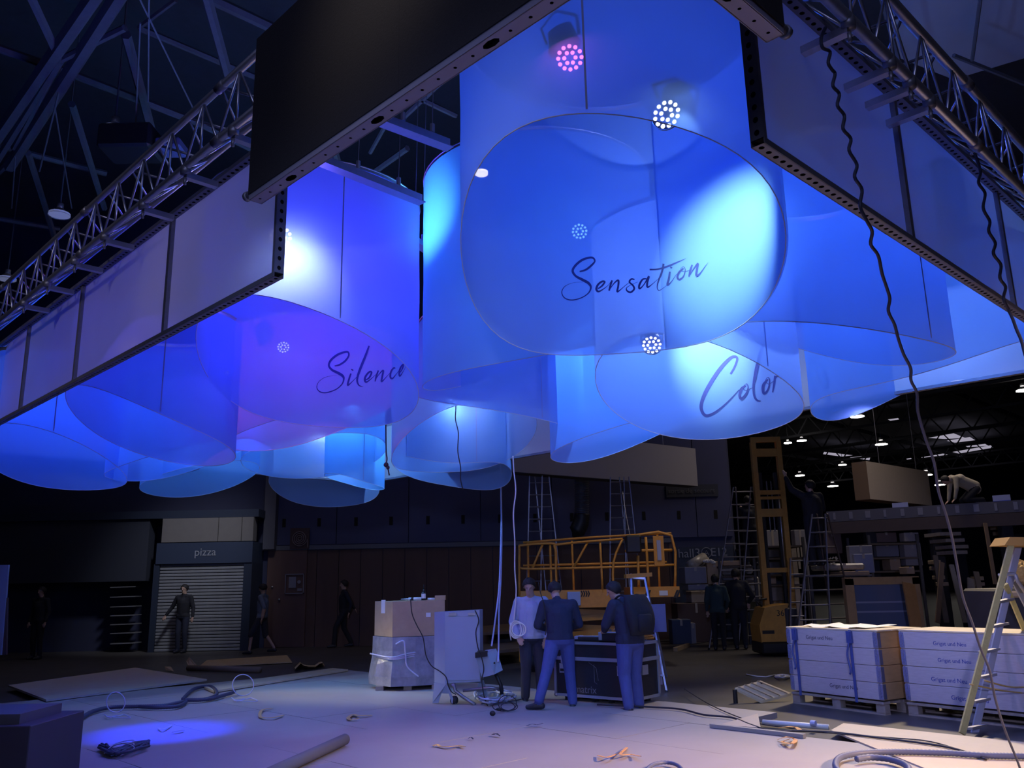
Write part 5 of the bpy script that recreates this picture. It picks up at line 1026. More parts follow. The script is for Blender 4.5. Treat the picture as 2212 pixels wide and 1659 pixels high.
# ================================================================ wall fittings
def Wl(px, py, dy=0): return at_Y(px, py, YW+dy)
r = root('food_kiosk', 'closed kiosk front with grey roller shutter and the word pizza', 'kiosk', Wl(440, 1395, -1), world=True)
yk = YW-1.0
def KP(px, py): return at_Y(px, py, yk)
xk0, xk1, xk2 = KP(343, 1250).x, KP(546, 1200).x, KP(526, 1250).x
z_sh, z_sg, z_fa, z_ft = KP(440, 1217).z, KP(440, 1171).z, KP(440, 1119).z, KP(440, 1108).z
KDK = mat('kiosk_dark_panel', (.02, .03, .06), .6)
g = G(); g.box(xk2, yk-.02, 0, xk1, YW, z_sh); make('side_pillar', g, KDK, r); g = G(); g.box(xk0-.15, yk-.02, 0, xk0, YW, z_sh); make('side_pillar', g, KDK, r)
g = G(); g.box(xk0-.1, yk-.05, z_sh, xk1, YW, z_sg-.01); make('sign_band', g, mat('sign_band_paint', (.03, .045, .09), .6), r)
for i in range(3):
    a, b = [xk0, xk0+(xk1-xk0)*.615, xk0+(xk1-xk0)*.87, xk1][i:i+2]; g = G(); g.box(a+.01, yk-.04, z_sg+.01, b-.01, yk+.3, z_fa); make('fascia_board', g, GR, r)
g = G(); g.box(-25, yk+.02, z_fa+.01, xk1+.1, YW, z_ft+.08); make('top_ledge', g, KDK, r)
n = 27; sh = make('shutter', G().box(xk0, yk+.08, 0, xk2, yk+.1, z_sh), DARK, r); SLT = mat('shutter_slat', (.33, .34, .38), .45, .4, noise=.2, nscale=3); me = None
for i in range(n):
    hs_ = z_sh/n
    if me is None:
        g = G(); g.bbox(xk0, yk+.03, 0, xk2, yk+.075, hs_*.80, .01); o = make('slat', g, SLT, sh); me = o.data
    else: o = bpy.data.objects.new('slat', me); COL.objects.link(o); o.parent = sh
    o.location.z = i*hs_+.01
text('pizza', .30, mat('sign_print', (.26, .28, .34), .7), r, KP(445, 1193)+V((0, -.06, 0)))
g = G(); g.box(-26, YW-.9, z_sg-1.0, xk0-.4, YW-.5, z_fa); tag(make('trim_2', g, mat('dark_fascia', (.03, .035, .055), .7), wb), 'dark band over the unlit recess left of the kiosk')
for i, (y, lab) in enumerate(((1267, 'top'), (1288, 'second'), (1309, 'third'), (1328, 'fourth'), (1347, 'fifth'), (1366, 'sixth'), (1388, 'lowest'))):
    g = G(); a = at_Y(245, y+2, YW-.6); b = at_Y(299, y, YW-.6); g.ob((a+b)/2, (b-a)/2, (0, .2, 0), UZ*.012); rr = tag(make('shelf', g, mat('dim_shelf', (.16, .16, .18), .6)), 'dim shelf edge in the dark recess beside the kiosk, %s of seven' % lab, 'shelf', 'shelf edges in the dark recess')
# wooden door and notice case, spiral sign
g = G(); a, b = Wl(576, 1300).x, Wl(662, 1300).x; g.bbox(a, YW-.10, 0, b, YW-.03, Wl(620, 1186).z, .01)
d1 = struct('door_1', g, mat('brown_door', (.12, .065, .055), .6, noise=.2, nscale=4, stretch=(1, 1, .2)), label='brown wooden door in the back wall with a small handle')
g = G(); g.cyl(Wl(603, 1295, -.10), Wl(603, 1295, -.17), .03, n=10); g.cyl(Wl(588, 1268, -.10), Wl(588, 1268, -.13), .03, n=10); make('door_handle', g, ALU, d1, True)
r = root('notice_case', 'small framed notice case with a pinned paper on the brown door', 'notice case', Wl(637, 1260, -.14), world=True)
a, b = Wl(617, 1240, -.12), Wl(656, 1282, -.12); g = G()
for (x0, z0, x1, z1) in ((a.x, b.z, a.x+.02, a.z), (b.x-.02, b.z, b.x, a.z), (a.x, b.z, b.x, b.z+.02), (a.x, a.z-.02, b.x, a.z)): g.box(x0, YW-.15, z0, x1, YW-.1, z1)
make('frame', g, ALUD, r); g = G(); g.box(a.x+.1, YW-.13, a.z-.38, a.x+.3, YW-.12, a.z-.08); g.box(b.x-.18, YW-.13, b.z+.07, b.x-.05, YW-.12, b.z+.14); make('paper', g, mat('grey_paper', (.25, .25, .3), .8), r)
g = G(); g.cyl(Wl(646, 1257, -.13), Wl(646, 1257, -.15), .05, n=12); make('round_sticker', g, mat('grey_paper', (.25, .25, .3)), r)
r = root('spiral_sign', 'square brown sign with a pale spiral on the upper wall', 'sign', Wl(647, 1163, -.15), world=True); c = Wl(647, 1163, -.16)
g = G(); g.ob(c+V((0, .03, 0)), (.27, 0, 0), (0, .015, 0), UZ*.29); make('board', g, mat('sign_brown', (.06, .035, .035), .7), r)
g = G(); pts = [c+V(((.02+.20*t/58)*math.cos(t*.42+.3), 0, (.02+.20*t/58)*math.sin(t*.42+.3))) for t in range(60)]; g.tube(pts+[c+V((.24, 0, -.26))], .013, 5); make('spiral', g, mat('sign_spiral', (.22, .17, .19), .7), r)
r = root('hall_sign', 'dark wall sign with the text hall 3 at the right end of the back wall', 'sign', Wl(1500, 1193, -.1), world=True)
g = G(); a, b = Wl(1452, 1182, -.08), Wl(1588, 1210, -.08); g.box(a.x, YW-.1, 0.0, min(b.x, XR-.05), YW-.02, Wl(1500, 1182).z); make('board', g, KDK, r)
HP = mat('hall_print', (.22, .24, .30), .7)
text('hall', .34, HP, r, Wl(1482, 1196, -.12)); text('3', .34, HP, r, Wl(1507, 1195, -.12)); text('E12', .32, HP, r, Wl(1553, 1193, -.12))
g = G(); c = Wl(1526, 1194, -.12); g.tube([c+V((.14*math.cos(a/9*PI), 0, .14*math.sin(a/9*PI))) for a in range(18)], .009, 5, True); g.tube([c+V((-.06, 0, -.07)), c+V((.0, 0, .07)), c+V((.06, 0, -.07))], .009, 5); g.tube([c+V((-.04, 0, -.02)), c+V((.04, 0, -.02))], .008, 5); make('round_emblem', g, HP, r)
r = root('faded_sign', 'faded wall lettering above the hall sign', 'sign', Wl(1500, 1062, -.1), world=True)
g = G(); a, b = Wl(1438, 1048, -.08), Wl(1552, 1072, -.08); g.box(a.x, YW-.1, b.z, min(b.x, XR-.05), YW-.07, a.z); make('board', g, mat('faded_band', (.035, .04, .065), .8), r)
text('sortie de secours', .19, mat('faded_print', (.09, .095, .12), .8), r, Wl(1494, 1060, -.12))
# ================================================================ distant hanging fascias
def fascia(label, pl, pr, zb, h, thick, m_, endm, rzs=0):
    a = at_z(*pl, zb); b = at_z(*pr, zb); u = (b-a).normalized(); nrm = V((-u.y, u.x, 0)); r = root('hanging_fascia', label, 'fascia', a, world=True)
    g = G(); g.ob((a+b)/2+UZ*h/2, u*((b-a).length/2), nrm*.01, UZ*h/2); make('front_panel', g, m_, r)
    g = G(); g.ob((a+b)/2+nrm*thick/2-UZ*.0, u*((b-a).length/2), nrm*thick/2, UZ*.012); make('bottom_panel', g, endm, r)
    for p in (a, b): g = G(); g.ob(p+nrm*thick/2+UZ*h/2, u*.01, nrm*thick/2, UZ*h/2); make('end_panel', g, endm, r)
    for t in (.2, .8): g = G(); p = a+(b-a)*t+UZ*h; g.cyl(p, (p.x, p.y, 13), .008, n=5); make('steel_wire', g, ALUD, r)
    return r
fascia('long grey hanging fascia of a neighbouring stand behind the white rope', (1107, 1019), (1507, 1050), 4.0, 1.0, .35, mat('grey_fascia', (.30, .29, .32), .8), mat('dark_fascia_side', (.06, .06, .07), .8))
fascia('small beige hanging fascia far off at right with a brown end', (1880, 1078), (2013, 1092), 3.8, 1.12, .45, mat('beige_fascia', (.42, .37, .33), .8, noise=.1, nscale=14), mat('brown_fascia_side', (.13, .085, .06), .8))
g = G()
# ================================================================ roof steel
def steel(label, segs, z, rr=.11, n=6, name='roof_beam', m_=STEEL):
    r = root(name, label, 'roof beam', at_z(segs[0][0], segs[0][1], z), world=True)
    for s_ in segs:
        a = at_z(s_[0], s_[1], z); b = at_z(s_[2], s_[3], z+(s_[5] if len(s_) > 5 else 0)); q = s_[4] if len(s_) > 4 else rr
        g = G(); g.cyl(a, b, q, n=n); make('beam', g, m_, r)
    return r
steel('heavy double roof truss crossing the upper left corner', [(-40, 345, 240, -60, 0.105), (20, 360, 290, -60, 0.105), (-40, 400, 130, 130, 0.062), (60, -20, 130, 130, 0.062), (130, 130, 270, 60, 0.050), (130, 130, 30, 320, 0.050)], 9.0)
steel('long slanting roof purlin from the left edge to the left truss', [(-30, 95, 130, 150, 0.062), (130, 150, 420, 262, 0.062), (420, 262, 560, 330, 0.056)], 9.4)
steel('roof purlin high above the black beam', [(440, -10, 620, 75, 0.081), (300, 60, 560, 170, 0.050), (300, 60, 380, 0, 0.037)], 10)
steel('steep roof struts left of the nearest truss end', [(445, -10, 500, 190, 0.074), (272, 75, 340, 330, 0.074), (155, 225, 225, 450, 0.062), (60, 330, 120, 520, 0.062)], 9.2)
steel('lower slanting purlin at the left edge', [(-30, 308, 230, 375, 0.056), (-20, 390, 40, 330, 0.056), (-20, 470, 130, 495, 0.050)], 9.5)
steel('roof struts seen in the gap above the Silence tube', [(700, 250, 745, 400, 0.062), (740, 420, 880, 320, 0.056), (800, 330, 850, 240, 0.037), (880, 200, 985, 250, 0.043), (860, 265, 950, 180, 0.043)], 9.0)
steel('thin suspension wires in the upper left', [(298, -10, 420, 240, 0.012), (322, -10, 320, 220, 0.012), (118, 230, 155, 450, 0.012), (303, 50, 290, 330, 0.012), (127, 200, 85, 370, 0.015), (33, 340, 25, 450, 0.012)], 8.6, name='suspension_wires', m_=ALUD)
steel('crossing struts of the roof in the upper right corner', [(1900, -20, 1950, 160, 0.031), (2120, -20, 2100, 130, 0.025), (2060, 120, 2260, 200, 0.031)], 8.6)
g = G(); z = 9.2; P_ = [at_z(x, y, z) for x, y in ((1880, -120), (2330, -160), (2330, 90), (2060, 172), (1930, 120))]
g.prism(P_, (0, 0, .05)); tag(make('roof_panel', g, mat('dull_roof_panel', (.30, .31, .38), .8, noise=.12, nscale=1.5)), 'dull grey roof panel in the upper right corner behind the truss', 'roof panel')
# lattice roof trusses of the next hall
def lattice(label, a0_, b0_, b1_, z, h=1.1, st=1.6):
    p = N1*a0_; r = root('roof_truss', label, 'roof truss', p+N2*b0_+UZ*z, group='roof trusses of the next hall', world=True); L = abs(b1_-b0_); u = N2*(1 if b1_ > b0_ else -1); o_ = p+N2*b0_+UZ*z
    for dz in (0, h): g = G(); g.ob(o_+u*L/2+UZ*dz, u*L/2, N1*.07, UZ*.07); make('chord', g, STEEL, r)
    n = int(L/st); g = G()
    for i in range(n):
        g.ob(o_+u*((i+.25)*st)+UZ*h/2, (u*st*.25+UZ*h/2), N1*.035, (u*h-UZ*st*.5).normalized()*.035); g.ob(o_+u*((i+.75)*st)+UZ*h/2, (u*st*.25-UZ*h/2), N1*.035, (u*h+UZ*st*.5).normalized()*.035)
    tag(make('lattice', g, STEEL, r), kind='stuff')
names = ['nearest', 'second', 'third', 'fourth', 'fifth', 'sixth', 'seventh', 'eighth', 'ninth', 'tenth']
for i in range(9): lattice('lattice roof truss of the next hall, %s from the hanging rig' % names[i], 23+i*6.5, -60, 16, 10.2)
for i in range(6):
    b_ = -34+i*9; r = root('roof_purlin', 'long roof purlin running into the next hall, %s from the left' % names[i], 'roof purlin', N2*b_+N1*20+UZ*11.6, group='purlins of the next hall', world=True); g = G(); g.ob(N2*b_+N1*50+UZ*11.6, N1*30, N2*.08, UZ*.14); make('purlin', g, STEEL, r)
SKY = mat('skylight_glow', (.62, .58, .72), .5, em=.55)
for i, (q, lab) in enumerate(((((2005, 946), (2060, 936), (2085, 946), (2040, 948)), 'first slanted skylight pane of the next hall'), (((2045, 952), (2095, 944), (2112, 954), (2070, 958)), 'second slanted skylight pane of the next hall'), (((2080, 960), (2125, 957), (2135, 963), (2090, 966)), 'third small skylight pane of the next hall'), (((1990, 988), (2140, 962), (2145, 967), (2000, 992)), 'long thin skylight strip of the next hall'), (((1918, 906), (1940, 903), (1946, 912), (1925, 910)), 'small distant skylight spot left of the others'), (((1958, 991), (1968, 989), (1970, 993), (1960, 994)), 'tiny skylight spot below the others'), (((1780, 976), (1880, 988), (1878, 994), (1778, 981)), 'far broken row of daylight in the next hall'))):
    g = G(); g.add([at_z(x, y, 11.9) for x, y in q], [(0, 1, 2, 3)]); o = tag(make('skylight', g, SKY), lab, 'skylight', 'skylights of the next hall')
def bay(label, px, py, z, R_, e=14, group='glowing high bay lamps'):
    p = at_z(px, py, z); r = root('high_bay_lamp', label, 'ceiling lamp', p, group=group); g = G()
    g.cyl((0, 0, 0), (0, 0, R_*.7), R_, R_*.35, 16, cap=False); g.cyl((0, 0, R_*.7), (0, 0, R_*1.2), R_*.3, n=10); make('shade', g, mat('lamp_shade', (.3, .3, .32), .4, .5), r, True)
    g = G(); g.cyl((0, 0, .01), (0, 0, .05), R_*.93, n=16); make('bulb_disc', g, mat('warm_lamp', (1, .93, .85), em=e) if e > 1 else mat('dim_lamp', (.35, .4, .7), em=.25), r)
    g = G(); g.cyl((0, 0, R_*1.2), (0, 0, 13-p.z), .015, n=5); make('hanger', g, STEEL, r)
for i, (x, y, R_) in enumerate(((2070, 827, .36), (1900, 857, .36), (1852, 901, .36), (1904, 961, .38), (2210, 845, .3), (2001, 1027, .5), (2031, 1048, .5), (1799, 1051, .5), (1732, 953, .3), (1728, 1028, .4), (1702, 958, .25), (1866, 1018, .4), (1820, 1005, .3))):
    lab = ['brightest, by the beige edge of the far frame wall', 'seen through the mirrored script tube', 'just under the mirrored script tube', 'alone in the middle of the dark roof', 'at the right edge', 'above the beige fascia', 'right of the beige fascia', 'left of the beige fascia', 'above the stacker mast', 'by the raised arm on the ladder', 'faint beside the stacker mast top', 'faint in the far row, right', 'faint in the far row, left'][i]
    bay('glowing high bay lamp '+lab, x, y, 9.6, R_)
for (x, y, lab) in ((247, 285, 'unlit dome lamp in the dark roof at upper left'), (128, 466, 'dim dome lamp behind the left truss'), (15, 605, 'dim dome lamp at the left edge behind the truss'), (1040, 378, 'small pale dome standing in for a lamp reflection, seen through the Sensation tube')):
    bay(lab, x, y, 8.4 if x < 900 else 7.2, .20 if x < 900 else .10, .5 if x < 900 else 2, group='dome lamps in the near roof')  # the small pale dome is added for the reflection of a high bay
r = root('roof_projector', 'dark projector housing beside the unlit dome lamp', 'projector', at_z(285, 310, 8.2)); g = G(); g.bbox(-.4, -.3, -.2, .4, .3, .2, .04); make('housing', g, BLACK, r); g = G(); g.bbox(.42, -.2, -.16, .8, .2, .0, .03); make('bracket', g, mat('blue_grey_metal', (.1, .12, .25), .5), r)
# ================================================================ scissor lift
YS = 16.3
r = root('scissor_lift', 'yellow scissor lift with guard rails behind the three people', 'scissor lift', at_Y(1290, 1400, YS), world=True)
def SP(px, py, dy=0): return at_Y(px, py, YS+dy)
def rails(name, pxs, dy, rr=.022, lab=None):
    g = G()
    for pl in pxs: g.tube(smoothpath([SP(x, y, dy) for x, y in pl], 3), rr, 7)
    make(name, g, YEL, r, True)
rails('guard_rail', [[(1122, 1290), (1122, 1190), (1128, 1178), (1190, 1174), (1200, 1182), (1201, 1222), (1195, 1228), (1128, 1228), (1122, 1220)], [(1203, 1290), (1200, 1190), (1208, 1176), (1345, 1164)], [(1345, 1164), (1325, 1215), (1326, 1290)]], 0)
rails('guard_rail', [[(1296, 1168), (1302, 1280)], [(1200, 1228), (1330, 1225), (1456, 1220)], [(1188, 1176), (1192, 1290)], [(1172, 1176), (1150, 1228)], [(1270, 1170), (1240, 1225)]], .02)
rails('gate_rail', [[(1360, 1159), (1450, 1157), (1458, 1275)], [(1395, 1160), (1402, 1278)], [(1370, 1160), (1352, 1190)], [(1350, 1190), (1452, 1188)], [(1378, 1200), (1380, 1275)]], 0, .026)
rails('rear_rail', [[(1130, 1172), (1290, 1160), (1450, 1152)], [(1140, 1172), (1142, 1285)], [(1235, 1168), (1240, 1285)], [(1420, 1155), (1425, 1275)], [(1130, 1222), (1440, 1214)]], .8)
g = G(); a = SP(1410, 1158); b = SP(1436, 1222); g.box(a.x, YS-.03, b.z, b.x, YS+.02, a.z); make('control_plate', g, YEL, r); g = G(); g.box(a.x+.06, YS-.045, b.z+.1, b.x-.06, YS-.03, a.z-.08); make('instruction_sheet', g, mat('grey_sheet', (.35, .36, .5), .6), r)
g = G(); a = SP(1350, 1160); b = SP(1385, 1195); g.bbox(a.x, YS-.12, b.z, b.x, YS+.08, a.z+.03, .03); make('control_box', g, BLACK, r)
a = SP(1120, 1275); b = SP(1300, 1272); zD = SP(1290, 1274).z; zE = SP(1290, 1312).z
g = G(); g.box(a.x, YS, zE, SP(1330, 1300).x, YS+.85, zD); make('platform_deck', g, YEL, r)
g = G(); g.box(SP(1362, 1300).x, YS-.08, SP(1400, 1290).z, SP(1468, 1300).x, YS+.9, SP(1400, 1268).z); make('extension_deck', g, YEL, r)
HZ = mat('hazard_black', (.02, .02, .02), .6)
for i, x in enumerate((1396, 1401, 1460, 1465)):
    g = G(); q = SP(x, 1283, -.09); g.ob(q, (.035, 0, .07), (0, .002, 0), (.018, 0, -.0)); make('hazard_stripe', g, HZ, r)
g = G(); a = SP(1424, 1276, -.09); b = SP(1443, 1286, -.09); g.box(a.x, a.y, b.z, b.x, a.y+.01, a.z); make('label_plate', g, WHITE, r)
for i in range(4):
    g = G(); q = SP(1257+i*5, 1283, -.004); g.ob(q+UZ*.03, (.012, 0, -.03), (0, .004, 0), (.012, 0, .0)); g.ob(q-UZ*.02, (.012, 0, .03), (0, .004, 0), (.012, 0, .0)); make('arrow_mark', g, HZ, r)
zS = zE; n = 5
for i in range(n):
    z0 = .42+(zS-.42)*i/n; z1 = .42+(zS-.42)*(i+1)/n; xl_, xr__ = SP(1135, 1350).x, SP(1330, 1350).x
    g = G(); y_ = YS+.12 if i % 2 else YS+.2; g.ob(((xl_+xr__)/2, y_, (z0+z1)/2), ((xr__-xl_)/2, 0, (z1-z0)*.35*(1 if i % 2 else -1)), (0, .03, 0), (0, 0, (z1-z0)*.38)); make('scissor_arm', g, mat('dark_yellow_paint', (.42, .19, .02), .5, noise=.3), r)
    g = G(); g.cyl((xl_+.1, YS+.05, z1), (xl_+.1, YS+.75, z1), .03, n=8); g.cyl((xr__-.1, YS+.05, z1), (xr__-.1, YS+.75, z1), .03, n=8); make('pivot_bar', g, STEEL, r)
g = G(); g.bbox(SP(1120, 1350).x, YS, .15, SP(1400, 1350).x, YS+.8, .45, .03); make('chassis', g, YEL, r)
for x in (1150, 1330):
    for yy in (YS-.02, YS+.72): g = G(); c = SP(x, 1380); g.cyl((c.x, yy, .17), (c.x, yy+.1, .17), .17, n=16); make('wheel', g, RUB, r, True)
g = G(); g.bbox(SP(1225, 1280).x, YS-.10, SP(1240, 1308).z, SP(1253, 1280).x, YS-.005, SP(1240, 1278).z, .01); tag(make('document_box', g, mat('pale_blue_sheet', (.30, .42, .72), .5), r), 'pale blue document holder')
# ================================================================ stacker (pedestrian forklift)
YF = 19.0
def FP(px, py, dy=0): return at_Y(px, py, YF+dy)
r = root('stacker_truck', 'yellow pedestrian stacker with a tall mast right of the two dark figures', 'stacker', FP(1670, 1400), world=True)
DYL = mat('dim_yellow_paint', (.58, .30, .05), .5, noise=.3, nscale=8)
xm0, xm1 = FP(1640, 1385).x, FP(1700, 1385).x; ztm = FP(1660, 950).z; ofs = .0
xa_, xb_ = FP(1633, 950).x, FP(1688, 948).x
for x in (xa_, xb_): g = G(); g.ob((x, YF+.3, ztm/2), (.055, 0, 0), (0, .07, 0), UZ*(ztm/2)); make('mast_rail', g, DYL, r)
for x in (xa_+.12, xb_-.12): g = G(); g.ob((x, YF+.35, ztm/2-.3), (.03, 0, 0), (0, .05, 0), UZ*(ztm/2-.4)); make('inner_rail', g, BLACK, r)
for (y, h_) in ((950, .06), (978, .09), (1064, .05), (1076, .03), (1108, .09), (1232, .05)): g = G(); q = FP(1660, y, .3); g.ob(((xa_+xb_)/2, YF+.28, q.z), ((xb_-xa_)/2+.05, 0, 0), (0, .04, 0), UZ*h_); make('mast_crossbar', g, DYL, r)
for i in (0, 1): g = G(); g.cyl(((xa_+xb_)/2-.05+.1*i, YF+.3, ztm-.9), ((xa_+xb_)/2-.05+.1*i, YF+.3, 2.6), .014, n=6); make('chain', g, ALUD, r)
g = G(); g.cyl((xb_-.1, YF+.27, ztm-1.2), (xb_-.1, YF+.27, 1.7), .02, n=8); make('hydraulic_ram', g, ALU, r, True)
x0, x1 = FP(1628, 1350).x, FP(1700, 1350).x; zB_ = FP(1660, 1308).z
g = G(); prof = [(x0+.02, .28), (x0, .62), (x0+.14, .98), (x0+.32, zB_), (x1-.06, zB_+.04), (x1-.1, .95), (x1-.04, .28)]; g.prism([V((x, YF-.45, z)) for x, z in prof], (0, .75, 0)); make('body', g, DYL, r)
g = G(); g.bbox(x0+.01, YF-.5, .04, x1-.02, YF+.35, .29, .03); make('skirt', g, BLACK, r)
g = G(); g.bbox(x1-.16, YF-.47, .3, x1+.1, YF+.2, zB_-.05, .02); make('battery_cover', g, mat('dark_cover', (.04, .04, .05), .6), r)
g = G(); g.box(x0+.05, YF-.46, .45, x0+.3, YF-.44, .52); make('grip_slot', g, BLACK, r)
text('36', .17, BLACK, r, (x0+.46, YF-.455, .86)); g = G(); g.tube([(x0+.1, YF-.4, zB_), (x0-.05, YF-.45, zB_+.12), (x0+.2, YF-.45, zB_+.15)], .025, 7); make('tiller', g, BLACK, r, True)
g = G(); g.cyl((x0+.25, YF-.3, .09), (x0+.35, YF-.3, .09), .09, n=12); make('wheel', g, RUB, r, True)
# ================================================================ tall ladders and duct
def lad(label, fx, fy, tx, ty, Y_, half_, n, m_=ALUD, ft=.7, dy=0, tr_=.014): 
    f = at_Y(fx, fy, Y_); f.z = 0; return ladder('ladder', label, f, at_Y(tx, ty, Y_+dy), (half_, 0, 0), n, m_, .026, tr_, ft, cat='ladder')
lad('tall folding ladder behind the scissor lift, left one of the leaning pair', 1150, 1390, 1158, 1005, 19.5, .16, 15, ft=.9)
lad('tall folding ladder behind the scissor lift, right one of the leaning pair', 1210, 1390, 1168, 1005, 19.8, .18, 15, ft=.9, dy=-.1)
lad('tall ladder behind the control end of the scissor lift', 1335, 1390, 1333, 1030, 20.0, .20, 14, ft=.8)
lad('ladder leaning beside the tall one at the control end of the lift', 1385, 1390, 1348, 1030, 20.3, .14, 14, ft=.8)
lad('large folding ladder left of the stacker mast, front half', 1562, 1392, 1603, 1052, 20.6, .34, 12, ft=.62)
lad('large folding ladder left of the stacker mast, rear half', 1640, 1382, 1608, 1052, 21.5, .34, 12, ft=.62, dy=-1.0)
lad('wide ladder behind the left crate, front half', 1752, 1395, 1768, 1110, 16.8, .36, 10, ft=.35)
lad('wide ladder behind the left crate, rear half', 1835, 1385, 1776, 1110, 17.8, .30, 10, mat('dark_bronze_metal', (.12, .09, .08), .5, .3), ft=.35, dy=-.9)
lad('narrow dim ladder right of the stacker', 1722, 1392, 1722, 1205, 18.2, .16, 7, ft=.9)
r = root('air_duct', 'silver corrugated air duct hanging with a dark bag at its end', 'air duct', at_Y(1255, 1100, 21), world=True)
pts = []; rs = []; a = at_Y(1257, 1000, 21); b = at_Y(1257, 1112, 21)
for i in range(61): pts.append(a+(b-a)*(i/60)); rs.append(.19 if i % 2 else .165)
g = G(); g.tube(pts, rs, 16); make('duct', g, mat('duct_foil', (.26, .28, .34), .35, .7), r)
g = G(); g.tube(smoothpath([at_Y(1257, 1110, 21), at_Y(1255, 1128, 21), at_Y(1246, 1148, 21), at_Y(1238, 1160, 21)], 4), [.19]*4+[.2]*5+[.14, .08, .05, .03][:4], 14); make('bag', g, BLACK, r, True)
g = G(); g.cyl(a, (a.x, a.y, 13), .165, n=14); make('upper_duct', g, mat('duct_foil', (.26, .28, .34)), r, True)
cab('thin_wire', 'thin pale wire running down to the scissor lift controls', [at_Y(1345, 1062, 17), at_Y(1352, 1110, 16.8), at_Y(1361, 1158, 16.4)], .008, ALUD, 'wire')
# ================================================================ boxes stacked in the next hall
FILM = mat('film_pack', (.30, .27, .24), .25, noise=.6, nscale=6, bump=.8, col2=(.6, .56, .5)); GBX = mat('grey_carton', (.26, .26, .30), .8, noise=.1)
def carton(label, x0, y0, x1, y1, Y_, dep, m_, film=False, z0=None, name='carton', cat='carton'):
    a = at_Y(x0, y1, Y_); b = at_Y(x1, y0, Y_); zz = a.z if z0 is None else z0; r = root(name, label, cat, ((a.x+b.x)/2, Y_+dep/2, zz)); w2 = (b.x-a.x)/2; h_ = b.z-zz
    g = G(); g.bbox(-w2, -dep/2, 0, w2, dep/2, h_, .01 if not film else .04); make('body', g, m_, r)
    g = G(); g.box(-.03, -dep/2-.003, h_*.75, .03, dep/2+.003, h_+.003); make('tape', g, mat('carton_tape', (.42, .38, .34), .5), r)
    return r
cs_ = (('pale grey carton on top of the stack left of the two dark figures', 1481, 1224, 1525, 1261, 21, .8, GBX), ('lower grey carton under the pale one at left of the stack', 1487, 1262, 1530, 1275, 21, .8, GBX),
 ('tall brown carton behind the pale grey one', 1530, 1212, 1558, 1262, 21.6, .8, CARD), ('wide brown carton row behind the ladder rail', 1563, 1211, 1598, 1222, 21.6, .8, CARD),
 ('film wrapped parcel on the middle shelf', 1562, 1224, 1596, 1243, 21.4, .8, FILM), ('white lettered box under the film wrapped parcel', 1562, 1244, 1588, 1253, 21.4, .8, GBX),
 ('dark brown cabinet on the floor left of the two dark figures', 1466, 1302, 1545, 1362, 23.2, .9, mat('dark_brown_board', (.09, .055, .05), .7)), ('brown open tray box on top of the dark cabinet', 1494, 1276, 1540, 1302, 23.3, .7, CARD2),
 ('low dark blue bin on the floor right of the step ladder', 1452, 1338, 1492, 1363, 22.6, .5, mat('dark_blue_bin', (.04, .06, .12), .6)), ('small grey box beside the dark blue bin', 1492, 1346, 1502, 1361, 22.6, .4, GBX),
 ('glossy film parcel at right of the tall figure', 1612, 1220, 1626, 1240, 21.5, .6, FILM), ('film covered shelf load behind the right figure', 1616, 1245, 1640, 1300, 21.7, .8, FILM),
 ('brown carton behind the stacker mast, upper', 1640, 1242, 1676, 1262, 22, .7, CARD), ('brown carton behind the stacker mast, lower', 1660, 1263, 1695, 1298, 22.4, .7, CARD2), ('orange brown carton beside the stacker body', 1672, 1288, 1700, 1310, 22.8, .7, CARD),
 ('dim carton high behind the mast', 1655, 1184, 1685, 1204, 23, .7, CARD2), ('grey sheet board high behind the mast', 1658, 1145, 1680, 1178, 23.4, .3, GBX), ('tall grey board under the raised deck, far left', 1718, 1144, 1740, 1176, 23, .3, GBX), ('brown upright board under the raised deck, far left', 1714, 1178, 1738, 1240, 23, .4, CARD2),
 ('dim brown panel behind the wide ladder', 1785, 1146, 1816, 1196, 23, .3, mat('dim_brown_board', (.13, .09, .085), .8)), ('film wrapped table load under the raised deck', 1782, 1216, 1868, 1232, 20.5, 1.0, FILM), ('brown carton top edge under the film load', 1824, 1233, 1878, 1243, 20.2, .9, CARD),
 ('grey board with pale blue sheet under the raised deck', 1840, 1178, 1884, 1238, 21, .2, GBX), ('pale blue grey sheet leaning on the grey board', 1849, 1196, 1885, 1238, 20.7, .1, mat('pale_blue_board', (.24, .27, .42), .6)), 
 ('brown carton pair between the dark posts, upper', 1895, 1150, 1936, 1172, 22.5, .8, mat('dark_carton', (.20, .14, .12), .8)), ('grey carton between the dark posts, lower', 1895, 1173, 1940, 1203, 22.3, .8, GBX), ('orange upright box between the dark posts', 1925, 1204, 1944, 1232, 22, .5, CARD), ('pale panel right of the middle post, upper', 1955, 1150, 1984, 1170, 22, .3, mat('pale_board_dim', (.34, .32, .32), .8)), ('pale panel right of the middle post, lower', 1958, 1172, 1988, 1222, 22, .3, mat('pale_board_dim', (.34, .32, .32))),
 ('brown plank stack beside the glazed frame', 1960, 1224, 1975, 1240, 20, .4, CARD))
for i, c in enumerate(cs_): carton(*c, film=(c[7] is FILM), z0=0 if (c[4] > 1300 or i in (1, 4, 7)) and i != 7 and i != 1 and i != 4 or i in (17, 18, 16) else None)
